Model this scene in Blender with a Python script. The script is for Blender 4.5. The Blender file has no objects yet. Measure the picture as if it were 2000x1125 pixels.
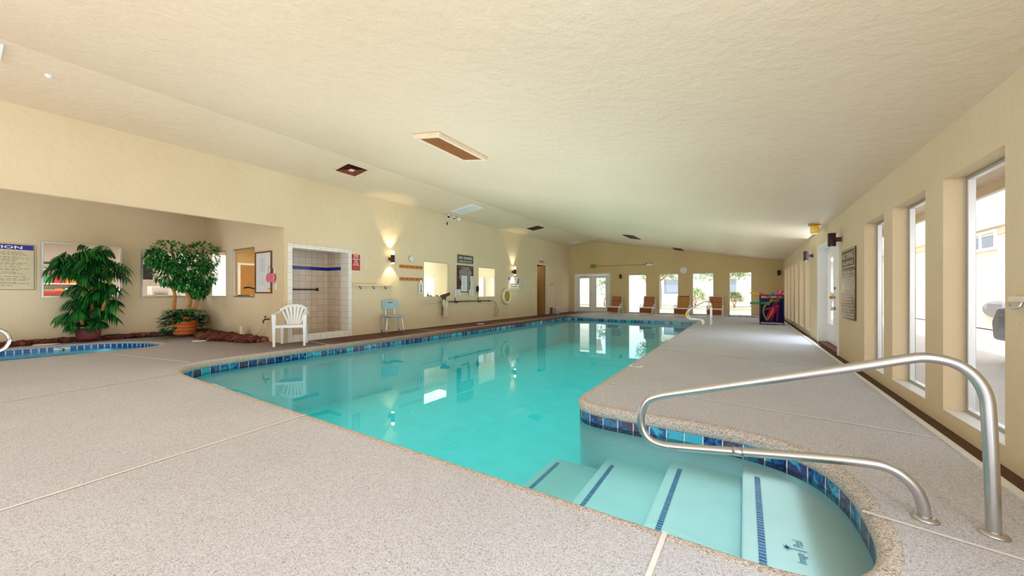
import bpy, bmesh, math, random
from mathutils import Vector, Matrix
random.seed(7)
SC = bpy.context.scene
COL = SC.collection
PI = math.pi
XL, XR, YF = -8.39, 1.386, 19.46        # left, right and far wall planes
SPA_X, SPA_Y = -12.65, 4.05             # spa recess back wall and end wall
WATER = -0.17

# ---------------------------------------------------------------- mesh helpers
class MB:
    def __init__(s): s.v = []; s.f = []; s.uv = {}; s.sm = set()
    def add(s, vs, fs, M=None, smooth=False, uvs=None):
        b = len(s.v)
        for p in vs:
            p = Vector(p)
            s.v.append(tuple(M @ p) if M is not None else tuple(p))
        for i, f in enumerate(fs):
            if smooth: s.sm.add(len(s.f))
            if uvs: s.uv[len(s.f)] = uvs[i]
            s.f.append([b + k for k in f])
        return s
    def box(s, x0, x1, y0, y1, z0, z1, M=None):
        vs = [(x0,y0,z0),(x1,y0,z0),(x1,y1,z0),(x0,y1,z0),(x0,y0,z1),(x1,y0,z1),(x1,y1,z1),(x0,y1,z1)]
        fs = [(0,3,2,1),(4,5,6,7),(0,1,5,4),(1,2,6,5),(2,3,7,6),(3,0,4,7)]
        return s.add(vs, fs, M)
    def quad(s, a, b, c, d, M=None, uv=None):
        return s.add([a,b,c,d], [(0,1,2,3)], M, uvs=[uv] if uv else None)
    def tube(s, pts, r, n=12, closed=False, caps=True, M=None, smooth=True):
        pts = [Vector(p) for p in pts]; N = len(pts)
        rr = r if isinstance(r, (list, tuple)) else [r]*N
        T = []
        for i in range(N):
            if closed: t = pts[(i+1)%N] - pts[i-1]
            else: t = pts[min(i+1,N-1)] - pts[max(i-1,0)]
            T.append(t.normalized() if t.length > 1e-9 else Vector((0,0,1)))
        up = Vector((0,0,1)) if abs(T[0].z) < .9 else Vector((1,0,0))
        u = (up - T[0]*up.dot(T[0])).normalized()
        vs = []
        for i in range(N):
            if i:
                u = u - T[i]*u.dot(T[i])
                u = u.normalized() if u.length > 1e-6 else T[i].orthogonal().normalized()
            w = T[i].cross(u)
            for k in range(n):
                a = 2*PI*k/n
                vs.append(pts[i] + (u*math.cos(a) + w*math.sin(a))*rr[i])
        fs = []
        for i in range(N if closed else N-1):
            j = (i+1) % N
            for k in range(n):
                l = (k+1) % n
                fs.append((i*n+k, i*n+l, j*n+l, j*n+k))
        if caps and not closed:
            s.add(vs, fs, M, smooth)
            b = len(s.v) - len(vs)
            s.f.append([b+k for k in range(n)][::-1]); s.f.append([b+(N-1)*n+k for k in range(n)])
            return s
        return s.add(vs, fs, M, smooth)
    def cyl(s, a, b, r, r2=None, n=16, M=None, smooth=True):
        return s.tube([a, b], [r, r if r2 is None else r2], n, M=M, smooth=smooth)
    def lathe(s, prof, c=(0,0,0), n=24, M=None, sx=1, sy=1, smooth=True):
        vs = []; fs = []; m = len(prof)
        for k in range(n):
            a = 2*PI*k/n
            for (r, z) in prof:
                vs.append((c[0]+r*math.cos(a)*sx, c[1]+r*math.sin(a)*sy, c[2]+z))
        for k in range(n):
            l = (k+1) % n
            for i in range(m-1):
                fs.append((k*m+i, l*m+i, l*m+i+1, k*m+i+1))
        return s.add(vs, fs, M, smooth)
    def disc(s, c, r, n=24, axis='y', t=.01, M=None):
        """a flat round plate facing the axis"""
        d = {'x':(t,0,0),'y':(0,t,0),'z':(0,0,t)}[axis]
        return s.cyl(c, (c[0]+d[0], c[1]+d[1], c[2]+d[2]), r, n=n, M=M, smooth=False)
    def prism(s, poly, y0, y1, M=None):
        """polygon in x-z, extruded along y"""
        n = len(poly)
        vs = [(x,y0,z) for x,z in poly] + [(x,y1,z) for x,z in poly]
        fs = [list(range(n)), list(range(2*n-1, n-1, -1))]
        for i in range(n):
            j = (i+1) % n
            fs.append((i, i+n, j+n, j))
        return s.add(vs, fs, M)
    def torus(s, c, R, r, axis='y', n=32, m=12, M=None, a0=0, a1=None):
        pts = []
        full = a1 is None
        a1 = 2*PI if full else a1
        k = n if full else n+1
        for i in range(k):
            a = a0 + (a1-a0)*i/n
            u, w = R*math.cos(a), R*math.sin(a)
            pts.append({'y':(c[0]+u,c[1],c[2]+w),'x':(c[0],c[1]+u,c[2]+w),'z':(c[0]+u,c[1]+w,c[2])}[axis])
        return s.tube(pts, r, m, closed=full, M=M)
    def rbox(s, x0, x1, y0, y1, z0, z1, r=.02, n=4, M=None):
        """box with corners rounded in x-z, extruded along y"""
        p = []
        for cx, cz, a in ((x1-r,z0+r,-PI/2),(x1-r,z1-r,0),(x0+r,z1-r,PI/2),(x0+r,z0+r,PI)):
            for k in range(n+1):
                t = a + PI/2*k/n
                p.append((cx+r*math.cos(t), cz+r*math.sin(t)))
        return s.prism(p, y0, y1, M)
    def join_up(s):
        """tie the loose strokes of one piece of print together with hair-thin slivers"""
        par = list(range(len(s.v)))
        def find(i):
            while par[i] != i: par[i] = par[par[i]]; i = par[i]
            return i
        for f in s.f:
            for k in f[1:]: par[find(k)] = find(f[0])
        first = {}
        for i in range(len(s.v)): first.setdefault(find(i), i)
        ids = list(first.values())
        for a, b in zip(ids, ids[1:]):
            x, y, z = s.v[a]; s.v.append((x+.0001, y, z+.0001)); s.f.append([a, b, len(s.v)-1])
    def build(s, name, mat, parent=None, bevel=0, seg=2, smooth=False, loc=None):
        if name in ('print', 'small_print', 'border', 'lettering', 'marking', 'hour_marks', 'corner_pictures', 'screws'): s.join_up()
        me = bpy.data.meshes.new(name)
        me.from_pydata(s.v, [], s.f)
        if s.uv:
            L = me.uv_layers.new(name='UVMap')
            for pi, uvs in s.uv.items():
                p = me.polygons[pi]
                for k, li in enumerate(p.loop_indices): L.data[li].uv = uvs[k]
        for pi in range(len(me.polygons)):
            if smooth or pi in s.sm: me.polygons[pi].use_smooth = True
        bm = bmesh.new(); bm.from_mesh(me)
        bmesh.ops.recalc_face_normals(bm, faces=bm.faces[:])
        bm.to_mesh(me); bm.free()
        me.materials.append(mat)
        o = bpy.data.objects.new(name, me); COL.objects.link(o)
        if parent is not None: o.parent = parent
        if loc: o.location = loc
        if bevel:
            b = o.modifiers.new('soft_edges', 'BEVEL'); b.width = bevel; b.segments = seg
            b.limit_method = 'ANGLE'; b.angle_limit = math.radians(40)
        return o

def thing(name, label, cat, loc=(0,0,0), rz=0, group=None):
    o = bpy.data.objects.new(name, None); COL.objects.link(o)
    o.empty_display_size = .1
    o.location = loc; o.rotation_euler = (0,0,rz)
    o['label'] = label; o['category'] = cat
    if group: o['group'] = group
    return o
def tag(o, label, cat, group=None, kind=None):
    o['label'] = label; o['category'] = cat
    if group: o['group'] = group
    if kind: o['kind'] = kind
    return o
def struct(o, label=None):
    o['kind'] = 'structure'
    if label: o['label'] = label
    return o
def dup(root, loc, rz, label, group=None):
    r = root.copy(); COL.objects.link(r)
    r.location = loc; r.rotation_euler = (0,0,rz); r['label'] = label
    if group: r['group'] = group
    for ch in list(root.children):
        c = ch.copy(); COL.objects.link(c); c.parent = r
        for g in list(ch.children):
            d = g.copy(); COL.objects.link(d); d.parent = c
    return r
LW, RW, FW = PI/2, -PI/2, 0.0        # rotations of things hung on the left, right and far wall (local -y is the front)

def smooth_path(pts, it=3):
    """corner cutting of an open 3D polyline"""
    P = [Vector(p) for p in pts]
    for _ in range(it):
        Q = [P[0]]
        for a, b in zip(P, P[1:]): Q += [a*.75+b*.25, a*.25+b*.75]
        Q.append(P[-1]); P = Q
    return P
_font_cache = {}
def text_geo(s, bold=0):
    key = (s, bold)
    if key in _font_cache: return _font_cache[key]
    cu = bpy.data.curves.new('t', 'FONT'); cu.body = s; cu.size = 1; cu.resolution_u = 2; cu.offset = bold
    o = bpy.data.objects.new('t', cu); COL.objects.link(o)
    dg = bpy.context.evaluated_depsgraph_get(); dg.update()
    me = bpy.data.meshes.new_from_object(o.evaluated_get(dg))
    vs = [tuple(v.co) for v in me.vertices]; fs = [tuple(p.vertices) for p in me.polygons]
    bpy.data.objects.remove(o); bpy.data.curves.remove(cu); bpy.data.meshes.remove(me)
    _font_cache[key] = (vs, fs); return vs, fs
def write(mb, s, cx, cz, w, h, y, M=None, grow=0):
    """letters w wide and h high, centred on (cx, cz), facing -y"""
    vs, fs = text_geo(s, .022 if grow else 0)
    if not vs: return
    x0 = min(v[0] for v in vs); x1 = max(v[0] for v in vs); y0 = min(v[1] for v in vs); y1 = max(v[1] for v in vs)
    mb.add([(cx + ((v[0]-x0)/(x1-x0)-.5)*w, y, cz + ((v[1]-y0)/(y1-y0)-.5)*h) for v in vs], fs, M)
def scribble(mb, x0, x1, z, h, y, rng, word=.04, M=None):
    """a line of print too small to read: short strokes"""
    x = x0
    while x < x1:
        w = word*rng.uniform(.5, 1.5); e = min(x+w, x1)
        mb.quad((x,y,z-h/2),(e,y,z-h/2),(e,y,z+h/2),(x,y,z+h/2), M)
        x = e + word*.28

# ---------------------------------------------------------------- materials
def nt(name):
    m = bpy.data.materials.new(name); m.use_nodes = True
    n = m.node_tree; n.nodes.clear()
    out = n.nodes.new('ShaderNodeOutputMaterial')
    return m, n, out
def node(n, t, **k):
    o = n.nodes.new(t)
    for a, b in k.items():
        if a in o.inputs.keys(): o.inputs[a].default_value = b
        else: setattr(o, a, b)
    return o
def srgb(c):
    return tuple(((x/255)/12.92 if x/255 <= .04045 else ((x/255+.055)/1.055)**2.4) for x in c) + (1,)
def principled(n, out, color=None, rough=.6, metal=0, spec=.5):
    b = node(n, 'ShaderNodeBsdfPrincipled'); b.inputs['Roughness'].default_value = rough
    b.inputs['Metallic'].default_value = metal; b.inputs['Specular IOR Level'].default_value = spec
    if color is not None: b.inputs['Base Color'].default_value = color
    n.links.new(b.outputs[0], out.inputs[0]); return b
def ramp(n, stops, interp='LINEAR'):
    r = node(n, 'ShaderNodeValToRGB'); r.color_ramp.interpolation = interp
    e = r.color_ramp.elements
    while len(e) < len(stops): e.new(.5)
    for i, (p, c) in enumerate(stops): e[i].position = p; e[i].color = c
    return r
def simple(name, c, rough=.5, metal=0, var=.08, scale=12, bump=0, bscale=None, spec=.5, emit=0):
    """principled colour with a little noise in tone and relief"""
    m, n, out = nt(name); col = srgb(c)
    b = principled(n, out, col, rough, metal, spec)
    tc = node(n, 'ShaderNodeTexCoord')
    nz = node(n, 'ShaderNodeTexNoise'); nz.inputs['Scale'].default_value = scale; nz.inputs['Detail'].default_value = 4
    n.links.new(tc.outputs['Object'], nz.inputs['Vector'])
    r = ramp(n, [(.3, tuple(x*(1-var) for x in col[:3])+(1,)), (.7, tuple(min(1, x*(1+var)) for x in col[:3])+(1,))])
    n.links.new(nz.outputs[0], r.inputs[0]); n.links.new(r.outputs[0], b.inputs['Base Color'])
    if bump:
        nb = node(n, 'ShaderNodeTexNoise'); nb.inputs['Scale'].default_value = bscale or scale*3; nb.inputs['Detail'].default_value = 5
        n.links.new(tc.outputs['Object'], nb.inputs['Vector'])
        bp = node(n, 'ShaderNodeBump'); bp.inputs['Strength'].default_value = bump; bp.inputs['Distance'].default_value = .01
        n.links.new(nb.outputs[0], bp.inputs['Height']); n.links.new(bp.outputs[0], b.inputs['Normal'])
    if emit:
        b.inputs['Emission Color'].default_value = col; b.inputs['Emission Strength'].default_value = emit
    return m
def glow(name, c, s):
    m, n, out = nt(name); e = node(n, 'ShaderNodeEmission'); e.inputs[0].default_value = srgb(c); e.inputs[1].default_value = s
    n.links.new(e.outputs[0], out.inputs[0]); return m
def stucco(name, c, c2, scale=9, bump=.35, rough=.75, dist=.012, spec=.3, big=.6):
    m, n, out = nt(name); b = principled(n, out, None, rough, 0, spec)
    tc = node(n, 'ShaderNodeTexCoord')
    n1 = node(n, 'ShaderNodeTexNoise'); n1.inputs['Scale'].default_value = big; n1.inputs['Detail'].default_value = 6
    n.links.new(tc.outputs['Object'], n1.inputs['Vector'])
    r = ramp(n, [(.3, srgb(c2)), (.7, srgb(c))]); n.links.new(n1.outputs[0], r.inputs[0])
    n.links.new(r.outputs[0], b.inputs['Base Color'])
    n2 = node(n, 'ShaderNodeTexNoise'); n2.inputs['Scale'].default_value = scale; n2.inputs['Detail'].default_value = 8; n2.inputs['Roughness'].default_value = .62
    n.links.new(tc.outputs['Object'], n2.inputs['Vector'])
    r2 = ramp(n, [(.35, (0,0,0,1)), (.62, (1,1,1,1))]); n.links.new(n2.outputs[0], r2.inputs[0])
    bp = node(n, 'ShaderNodeBump'); bp.inputs['Strength'].default_value = bump; bp.inputs['Distance'].default_value = dist
    n.links.new(r2.outputs[0], bp.inputs['Height']); n.links.new(bp.outputs[0], b.inputs['Normal'])
    return m
def aggregate(name, scale, stops, base, mix=.6, bump=.4, warm_light=None):
    """exposed pebble concrete"""
    m, n, out = nt(name); b = principled(n, out, None, .75, 0, .3)
    tc = node(n, 'ShaderNodeTexCoord')
    vo = node(n, 'ShaderNodeTexVoronoi'); vo.inputs['Scale'].default_value = scale
    n.links.new(tc.outputs['Object'], vo.inputs['Vector'])
    sp = node(n, 'ShaderNodeSeparateColor'); n.links.new(vo.outputs['Color'], sp.inputs[0])
    r = ramp(n, stops, 'CONSTANT'); n.links.new(sp.outputs[0], r.inputs[0])
    nz = node(n, 'ShaderNodeTexNoise'); nz.inputs['Scale'].default_value = .9; nz.inputs['Detail'].default_value = 5
    n.links.new(tc.outputs['Object'], nz.inputs['Vector'])
    r0 = ramp(n, [(.3, srgb(tuple(x*.9 for x in base))), (.7, srgb(base))]); n.links.new(nz.outputs[0], r0.inputs[0])
    mx = node(n, 'ShaderNodeMix', data_type='RGBA'); mx.inputs[0].default_value = mix
    n.links.new(r0.outputs[0], mx.inputs[6]); n.links.new(r.outputs[0], mx.inputs[7])
    last = mx.outputs[2]
    if warm_light:  # warm lamp light put into the colour, browner toward the left wall
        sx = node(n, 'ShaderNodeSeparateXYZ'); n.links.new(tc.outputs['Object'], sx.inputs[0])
        mr = node(n, 'ShaderNodeMapRange'); mr.inputs[1].default_value = warm_light[0]; mr.inputs[2].default_value = warm_light[1]
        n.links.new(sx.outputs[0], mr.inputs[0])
        my = node(n, 'ShaderNodeMapRange'); my.inputs[1].default_value = warm_light[2]; my.inputs[2].default_value = warm_light[3]
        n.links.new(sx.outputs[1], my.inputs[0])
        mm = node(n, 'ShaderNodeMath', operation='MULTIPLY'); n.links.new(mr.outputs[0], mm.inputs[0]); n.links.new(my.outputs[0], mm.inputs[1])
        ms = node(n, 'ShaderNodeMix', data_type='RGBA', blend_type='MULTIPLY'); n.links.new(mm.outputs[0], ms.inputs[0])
        n.links.new(last, ms.inputs[6]); ms.inputs[7].default_value = srgb(warm_light[4]); last = ms.outputs[2]
    n.links.new(last, b.inputs['Base Color'])
    bp = node(n, 'ShaderNodeBump'); bp.inputs['Strength'].default_value = bump; bp.inputs['Distance'].default_value = .004
    n.links.new(vo.outputs['Distance'], bp.inputs['Height']); bp.invert = True
    n.links.new(bp.outputs[0], b.inputs['Normal'])
    return m
def cell_tiles(name, colors, size, grout, gw=.04, rough=.2, marble=0, vsize=None, v0=0, emit=0):
    """tiles counted along UV (metres); every tile takes one of the colours"""
    m, n, out = nt(name); b = principled(n, out, None, rough, 0, .5)
    uv = node(n, 'ShaderNodeUVMap'); sx = node(n, 'ShaderNodeSeparateXYZ'); n.links.new(uv.outputs[0], sx.inputs[0])
    fl = []; gr = []
    for ax, sz, off in ((0, size, 0), (1, vsize or size, v0)):
        a = node(n, 'ShaderNodeMath', operation='SUBTRACT'); n.links.new(sx.outputs[ax], a.inputs[0]); a.inputs[1].default_value = off
        d = node(n, 'ShaderNodeMath', operation='DIVIDE'); n.links.new(a.outputs[0], d.inputs[0]); d.inputs[1].default_value = sz
        f = node(n, 'ShaderNodeMath', operation='FLOOR'); n.links.new(d.outputs[0], f.inputs[0]); fl.append(f)
        fr = node(n, 'ShaderNodeMath', operation='FRACT'); n.links.new(d.outputs[0], fr.inputs[0])
        c = node(n, 'ShaderNodeMath', operation='LESS_THAN'); n.links.new(fr.outputs[0], c.inputs[0]); c.inputs[1].default_value = gw*size/sz; gr.append(c)
    cb = node(n, 'ShaderNodeCombineXYZ'); n.links.new(fl[0].outputs[0], cb.inputs[0]); n.links.new(fl[1].outputs[0], cb.inputs[1])
    wn = node(n, 'ShaderNodeTexWhiteNoise', noise_dimensions='3D'); n.links.new(cb.outputs[0], wn.inputs['Vector'])
    val = wn.outputs['Value']
    if marble:
        nz = node(n, 'ShaderNodeTexNoise'); nz.inputs['Scale'].default_value = 14; nz.inputs['Detail'].default_value = 5; nz.inputs['Distortion'].default_value = 1.2
        n.links.new(uv.outputs[0], nz.inputs['Vector'])
        s = node(n, 'ShaderNodeMath', operation='MULTIPLY_ADD'); n.links.new(nz.outputs[0], s.inputs[0]); s.inputs[1].default_value = marble; n.links.new(val, s.inputs[2])
        s2 = node(n, 'ShaderNodeMath', operation='SUBTRACT'); n.links.new(s.outputs[0], s2.inputs[0]); s2.inputs[1].default_value = marble*.5
        s3 = node(n, 'ShaderNodeClamp'); n.links.new(s2.outputs[0], s3.inputs[0]); val = s3.outputs[0]
    k = len(colors)
    r = ramp(n, [(i/k, srgb(c)) for i, c in enumerate(colors)], 'LINEAR' if marble else 'CONSTANT'); n.links.new(val, r.inputs[0])
    mxm = node(n, 'ShaderNodeMath', operation='MAXIMUM'); n.links.new(gr[0].outputs[0], mxm.inputs[0]); n.links.new(gr[1].outputs[0], mxm.inputs[1])
    mx = node(n, 'ShaderNodeMix', data_type='RGBA'); n.links.new(mxm.outputs[0], mx.inputs[0])
    n.links.new(r.outputs[0], mx.inputs[6]); mx.inputs[7].default_value = srgb(grout)
    n.links.new(mx.outputs[2], b.inputs['Base Color'])
    return m
def water_mat(name, sigma, dens, wave=.02, ior=1.36):
    m, n, out = nt(name)
    tr = node(n, 'ShaderNodeBsdfTransparent'); gl = node(n, 'ShaderNodeBsdfGlossy'); gl.inputs['Roughness'].default_value = .012
    fr = node(n, 'ShaderNodeFresnel'); fr.inputs['IOR'].default_value = ior
    tc = node(n, 'ShaderNodeTexCoord'); nz = node(n, 'ShaderNodeTexNoise'); nz.inputs['Scale'].default_value = 1.6; nz.inputs['Detail'].default_value = 2
    n.links.new(tc.outputs['Object'], nz.inputs['Vector'])
    bp = node(n, 'ShaderNodeBump'); bp.inputs['Strength'].default_value = wave; bp.inputs['Distance'].default_value = .05
    n.links.new(nz.outputs[0], bp.inputs['Height']); n.links.new(bp.outputs[0], gl.inputs['Normal'])
    mx = node(n, 'ShaderNodeMixShader'); n.links.new(fr.outputs[0], mx.inputs[0])
    n.links.new(tr.outputs[0], mx.inputs[1]); n.links.new(gl.outputs[0], mx.inputs[2]); n.links.new(mx.outputs[0], out.inputs[0])
    va = node(n, 'ShaderNodeVolumeAbsorption'); va.inputs[0].default_value = sigma + (1,); va.inputs[1].default_value = dens
    n.links.new(va.outputs[0], out.inputs[1])
    return m
def glass_mat(name, tint=(1,1,1), refl=1.0):
    m, n, out = nt(name)
    tr = node(n, 'ShaderNodeBsdfTransparent'); tr.inputs[0].default_value = tint + (1,)
    gl = node(n, 'ShaderNodeBsdfGlossy'); gl.inputs['Roughness'].default_value = .02
    fr = node(n, 'ShaderNodeLayerWeight'); pw = node(n, 'ShaderNodeMath', operation='POWER'); n.links.new(fr.outputs['Facing'], pw.inputs[0]); pw.inputs[1].default_value = 5
    mu = node(n, 'ShaderNodeMath', operation='MULTIPLY_ADD'); n.links.new(pw.outputs[0], mu.inputs[0]); mu.inputs[1].default_value = .7*refl; mu.inputs[2].default_value = .04*refl
    mx = node(n, 'ShaderNodeMixShader'); n.links.new(mu.outputs[0], mx.inputs[0])
    n.links.new(tr.outputs[0], mx.inputs[1]); n.links.new(gl.outputs[0], mx.inputs[2]); n.links.new(mx.outputs[0], out.inputs[0])
    return m
def steel(name, c=(200,200,204), rough=.3):
    m, n, out = nt(name); b = principled(n, out, srgb(c), rough, 1)
    tc = node(n, 'ShaderNodeTexCoord'); nz = node(n, 'ShaderNodeTexNoise'); nz.inputs['Scale'].default_value = 25; nz.inputs['Detail'].default_value = 2
    n.links.new(tc.outputs['Object'], nz.inputs['Vector'])
    r = ramp(n, [(.3, (rough*.93,)*3+(1,)), (.7, (rough*1.07,)*3+(1,))]); n.links.new(nz.outputs[0], r.inputs[0]); n.links.new(r.outputs[0], b.inputs['Roughness'])
    return m

M = {}
M['wall'] = stucco('cream_stucco', (229,211,178), (220,200,164), scale=10, bump=.3, dist=.015)
M['wall_far'] = stucco('ochre_stucco', (222,199,148), (214,190,138), scale=9, bump=.25)
M['ceiling'] = stucco('ceiling_plaster', (233,214,186), (224,204,174), scale=8, bump=.36, rough=.45, dist=.02, spec=.4, big=.35)
M['deck'] = aggregate('pebble_deck', 210, [(0,srgb((211,206,209))),(.3,srgb((195,190,193))),(.5,srgb((229,230,235))),(.72,srgb((182,166,162))),(.86,srgb((221,221,227))),(.94,srgb((122,116,119)))], (203,206,217), .6, .35, (-6.6,-7.5,1.0,5,(126,84,62)))  # last tuple: warm lamp light painted over the left walkway
M['coping'] = aggregate('pebble_coping', 180, [(0,srgb((216,204,194))),(.25,srgb((194,178,166))),(.5,srgb((232,226,220))),(.7,srgb((160,144,136))),(.85,srgb((236,232,230))),(.93,srgb((92,86,86)))], (208,198,190), .75, .6, (-5.8,-7.2,2.5,9,(166,108,76)))  # last tuple: the same warm glow painted along the left edge
M['pool_tile'] = cell_tiles('pool_tiles', [(22,38,92),(26,96,170),(56,168,205),(20,70,140),(104,60,52),(34,140,196),(96,56,54),(24,84,160),(70,180,210)], .142, (228,232,232), .05, .15, marble=.8, vsize=.5, v0=-.3)
M['spa_tile'] = cell_tiles('spa_tiles', [(30,92,160),(38,110,178),(24,80,150),(44,120,186)], .1, (210,224,236), .18, .15, vsize=.2, v0=-.2)
M['plaster'] = simple('pool_plaster', (206,241,248), .6, var=.04, scale=3)
M['plaster2'] = simple('spa_plaster', (120,208,224), .6, var=.04, scale=3)
M['step_tile'] = cell_tiles('step_edge_tiles', [(20,104,168),(26,116,178),(16,92,156)], .028, (196,226,232), .14, .3, vsize=.2, v0=-.05)
M['water'] = water_mat('pool_water', (.42,.945,.937), 1.0)
M['spa_water'] = water_mat('spa_water', (.15,.9,.95), 1.4, ior=1.16)
M['shower_tile'] = cell_tiles('shower_tiles', [(226,208,188),(222,203,182),(229,212,193)], .152, (176,150,126), .05, .25)
M['white_tile'] = cell_tiles('curb_tiles', [(240,234,226),(236,229,220)], .152, (196,180,164), .04, .25)
M['blue_tile'] = cell_tiles('blue_band_tiles', [(22,30,150),(28,36,160),(18,26,140)], .076, (70,76,160), .05, .2)
M['glass'] = glass_mat('window_glass', (.97,.98,.98))
M['glass_in'] = glass_mat('inner_window_glass', (.96,.96,.95))
M['white'] = simple('white_paint', (240,240,238), .4, var=.02)
M['white_trim'] = simple('white_trim_paint', (236,234,228), .45, var=.03)
M['plastic'] = simple('white_plastic', (242,243,244), .35, var=.02)
M['cream'] = simple('cream_paint', (224,210,180), .5, var=.04)
M['steel'] = steel('brushed_steel', (200,199,198), .3)
M['chrome'] = steel('polished_steel', (214,214,216), .16)
M['alu'] = steel('aluminium', (210,214,220), .35)
M['brass'] = steel('brass', (212,160,62), .25)
M['bronze'] = simple('dark_bronze', (58,30,32), .45, var=.1)
M['black'] = simple('black_plastic', (22,22,24), .45, var=.1)
M['dark'] = simple('dark_grey_metal', (62,58,52), .5, var=.1)
M['brown_gap'] = simple('brown_carpet_edge', (92,66,44), .9, var=.35, scale=60, bump=.5)
M['joint'] = simple('white_joint_filler', (240,236,232), .6, var=.06)
M['orange_wood'] = simple('orange_stained_wood', (196,120,52), .5, var=.15, scale=20)
M['brown_wood'] = simple('brown_wood', (122,72,40), .5, var=.15, scale=20)
M['corridor'] = simple('brown_wall_paint', (150,108,56), .7, var=.08, scale=3)
# ---------------------------------------------------------------- pool outline
def resample(P, step):
    out = []
    n = len(P)
    for i in range(n):
        a, b = Vector(P[i]), Vector(P[(i+1) % n]); L = (b-a).length; k = max(1, round(L/step))
        for j in range(k): out.append(a + (b-a)*j/k)
    return out
def relax(P, it):
    for _ in range(it):
        P = [(P[i-1] + P[i]*2 + P[(i+1) % len(P)])/4 for i in range(len(P))]
    return P
pool_raw = [(-6.35,1.82),(.12,1.81),(.26,1.83),(.36,1.90),(.44,2.0),(.495,2.14),(.525,2.35),(.53,2.62),(.512,2.86),(.455,3.09),(.36,3.24),(.21,3.345),(.03,3.40),(-.2,3.425),
            (-1.22,3.425),(-1.36,3.46),(-1.45,3.54),(-1.485,3.68),(-1.49,16.1),(-7.12,16.1),(-7.14,12),(-7.16,7),(-7.28,4),(-7.30,2.9),(-7.24,2.4),(-7.08,2.08),(-6.78,1.88)]
spa_raw = [(-12.1,-3.2),(-10.1,-3.2),(-10.08,2.0),(-10.14,2.35),(-10.3,2.58),(-10.55,2.66),(-11.2,2.6),(-11.75,2.3),(-12.05,1.75),(-12.12,1.0)]
POOL = relax(resample(pool_raw, .06), 6)
SPA = relax(resample(spa_raw, .08), 12)
def offset(P, d):
    """push a counter-clockwise outline outward by d"""
    out = []
    n = len(P)
    for i in range(n):
        t = (P[(i+1) % n] - P[i-1]).normalized()
        out.append(P[i] + Vector((t.y, -t.x))*d)
    return out
def sweep(P, prof, uvscale=True):
    """sweep an (outward offset, z) profile round the outline; UV = (run along the edge, height)"""
    mb = MB(); n = len(P); rings = [[(q.x, q.y, z) for q in offset(P, d)] for d, z in prof]
    run = [0]
    for i in range(n): run.append(run[-1] + (P[(i+1) % n] - P[i]).length)
    h = [0]
    for a, b in zip(prof, prof[1:]): h.append(h[-1] + math.hypot(b[0]-a[0], b[1]-a[1]))
    vs = [p for r in rings for p in r]; fs = []; uvs = []
    for k in range(len(prof)-1):
        for i in range(n):
            j = (i+1) % n
            fs.append((k*n+i, k*n+j, (k+1)*n+j, (k+1)*n+i))
            uvs.append([(run[i], prof[k][1]), (run[i+1], prof[k][1]), (run[i+1], prof[k+1][1]), (run[i], prof[k+1][1])])
    mb.add(vs, fs, None, True, uvs)
    return mb
def fill(name, loops, z, mat, flip=False):
    bm = bmesh.new(); edges = []
    for lp in loops:
        vs = [bm.verts.new((p[0], p[1], z)) for p in lp]
        for i in range(len(vs)): edges.append(bm.edges.new((vs[i], vs[(i+1) % len(vs)])))
    bmesh.ops.triangle_fill(bm, use_beauty=True, use_dissolve=False, edges=edges, normal=(0,0,1))
    for f in bm.faces:
        if (f.normal.z < 0) != flip: f.normal_flip()
    me = bpy.data.meshes.new(name); bm.to_mesh(me); bm.free(); me.materials.append(mat)
    o = bpy.data.objects.new(name, me); COL.objects.link(o); return o

# floor with the pool and the spa cut out
room = [(-12.78,-6),(1.50,-6),(1.50,19.55),(-8.6,19.55),(-8.6,4.2),(-12.78,4.2)]
room = [tuple(p) for p in resample(room, 1.0)]
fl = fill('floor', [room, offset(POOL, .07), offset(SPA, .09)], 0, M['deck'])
struct(fl, 'pale pebbled concrete pool deck')
cop = sweep(POOL, [(.085,-.004),(.065,0),(.03,0),(.012,-.004),(-.004,-.016),(-.012,-.034),(-.012,-.06),(-.006,-.082),(.004,-.098),(.03,-.10)])
struct(cop.build('pool_coping', M['coping']), 'rounded pebble edge round the large pool')
til = sweep(POOL, [(.004,-.095),(.004,-.21)])
struct(til.build('trim_1', M['pool_tile']), 'blue and brown waterline tile band of the large pool')
wl = sweep(POOL, [(.006,-.205),(.006,-1.25)])
pb = wl.build('pool_basin', M['plaster']); struct(pb, 'white plastered basin of the large pool')
pf = fill('pool_floor', [offset(POOL, .02)], -1.2, M['plaster']); struct(pf, 'white plaster floor of the large pool')
# steps in the alcove
EDGE = [(-.012,-.25),(-.54,-.36),(-1.10,-.47),(-1.64,-.58)]
st = MB()
prev = .62
for i, (x, z) in enumerate(EDGE):
    y1 = 3.50 if i < 3 else 3.40
    st.box(x, prev, 1.78, y1, -1.22, z); prev = x
so = st.build('pool_steps', M['plaster'], bevel=.018, seg=3); struct(so, 'white plaster steps going down into the large pool')
stripe = MB()
for i, (x, z) in enumerate(EDGE):
    a, b = x+.075, x+.108
    y0, y1 = 1.86, (3.22 if i == 0 else 3.30)
    stripe.quad((a,y0,z+.003),(b,y0,z+.003),(b,y1,z+.003),(a,y1,z+.003), uv=[(y0,0),(y0,.033),(y1,.033),(y1,0)])
so2 = stripe.build('trim_2', M['step_tile'], smooth=False); struct(so2, 'blue tile lines along the four step edges')
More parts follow.
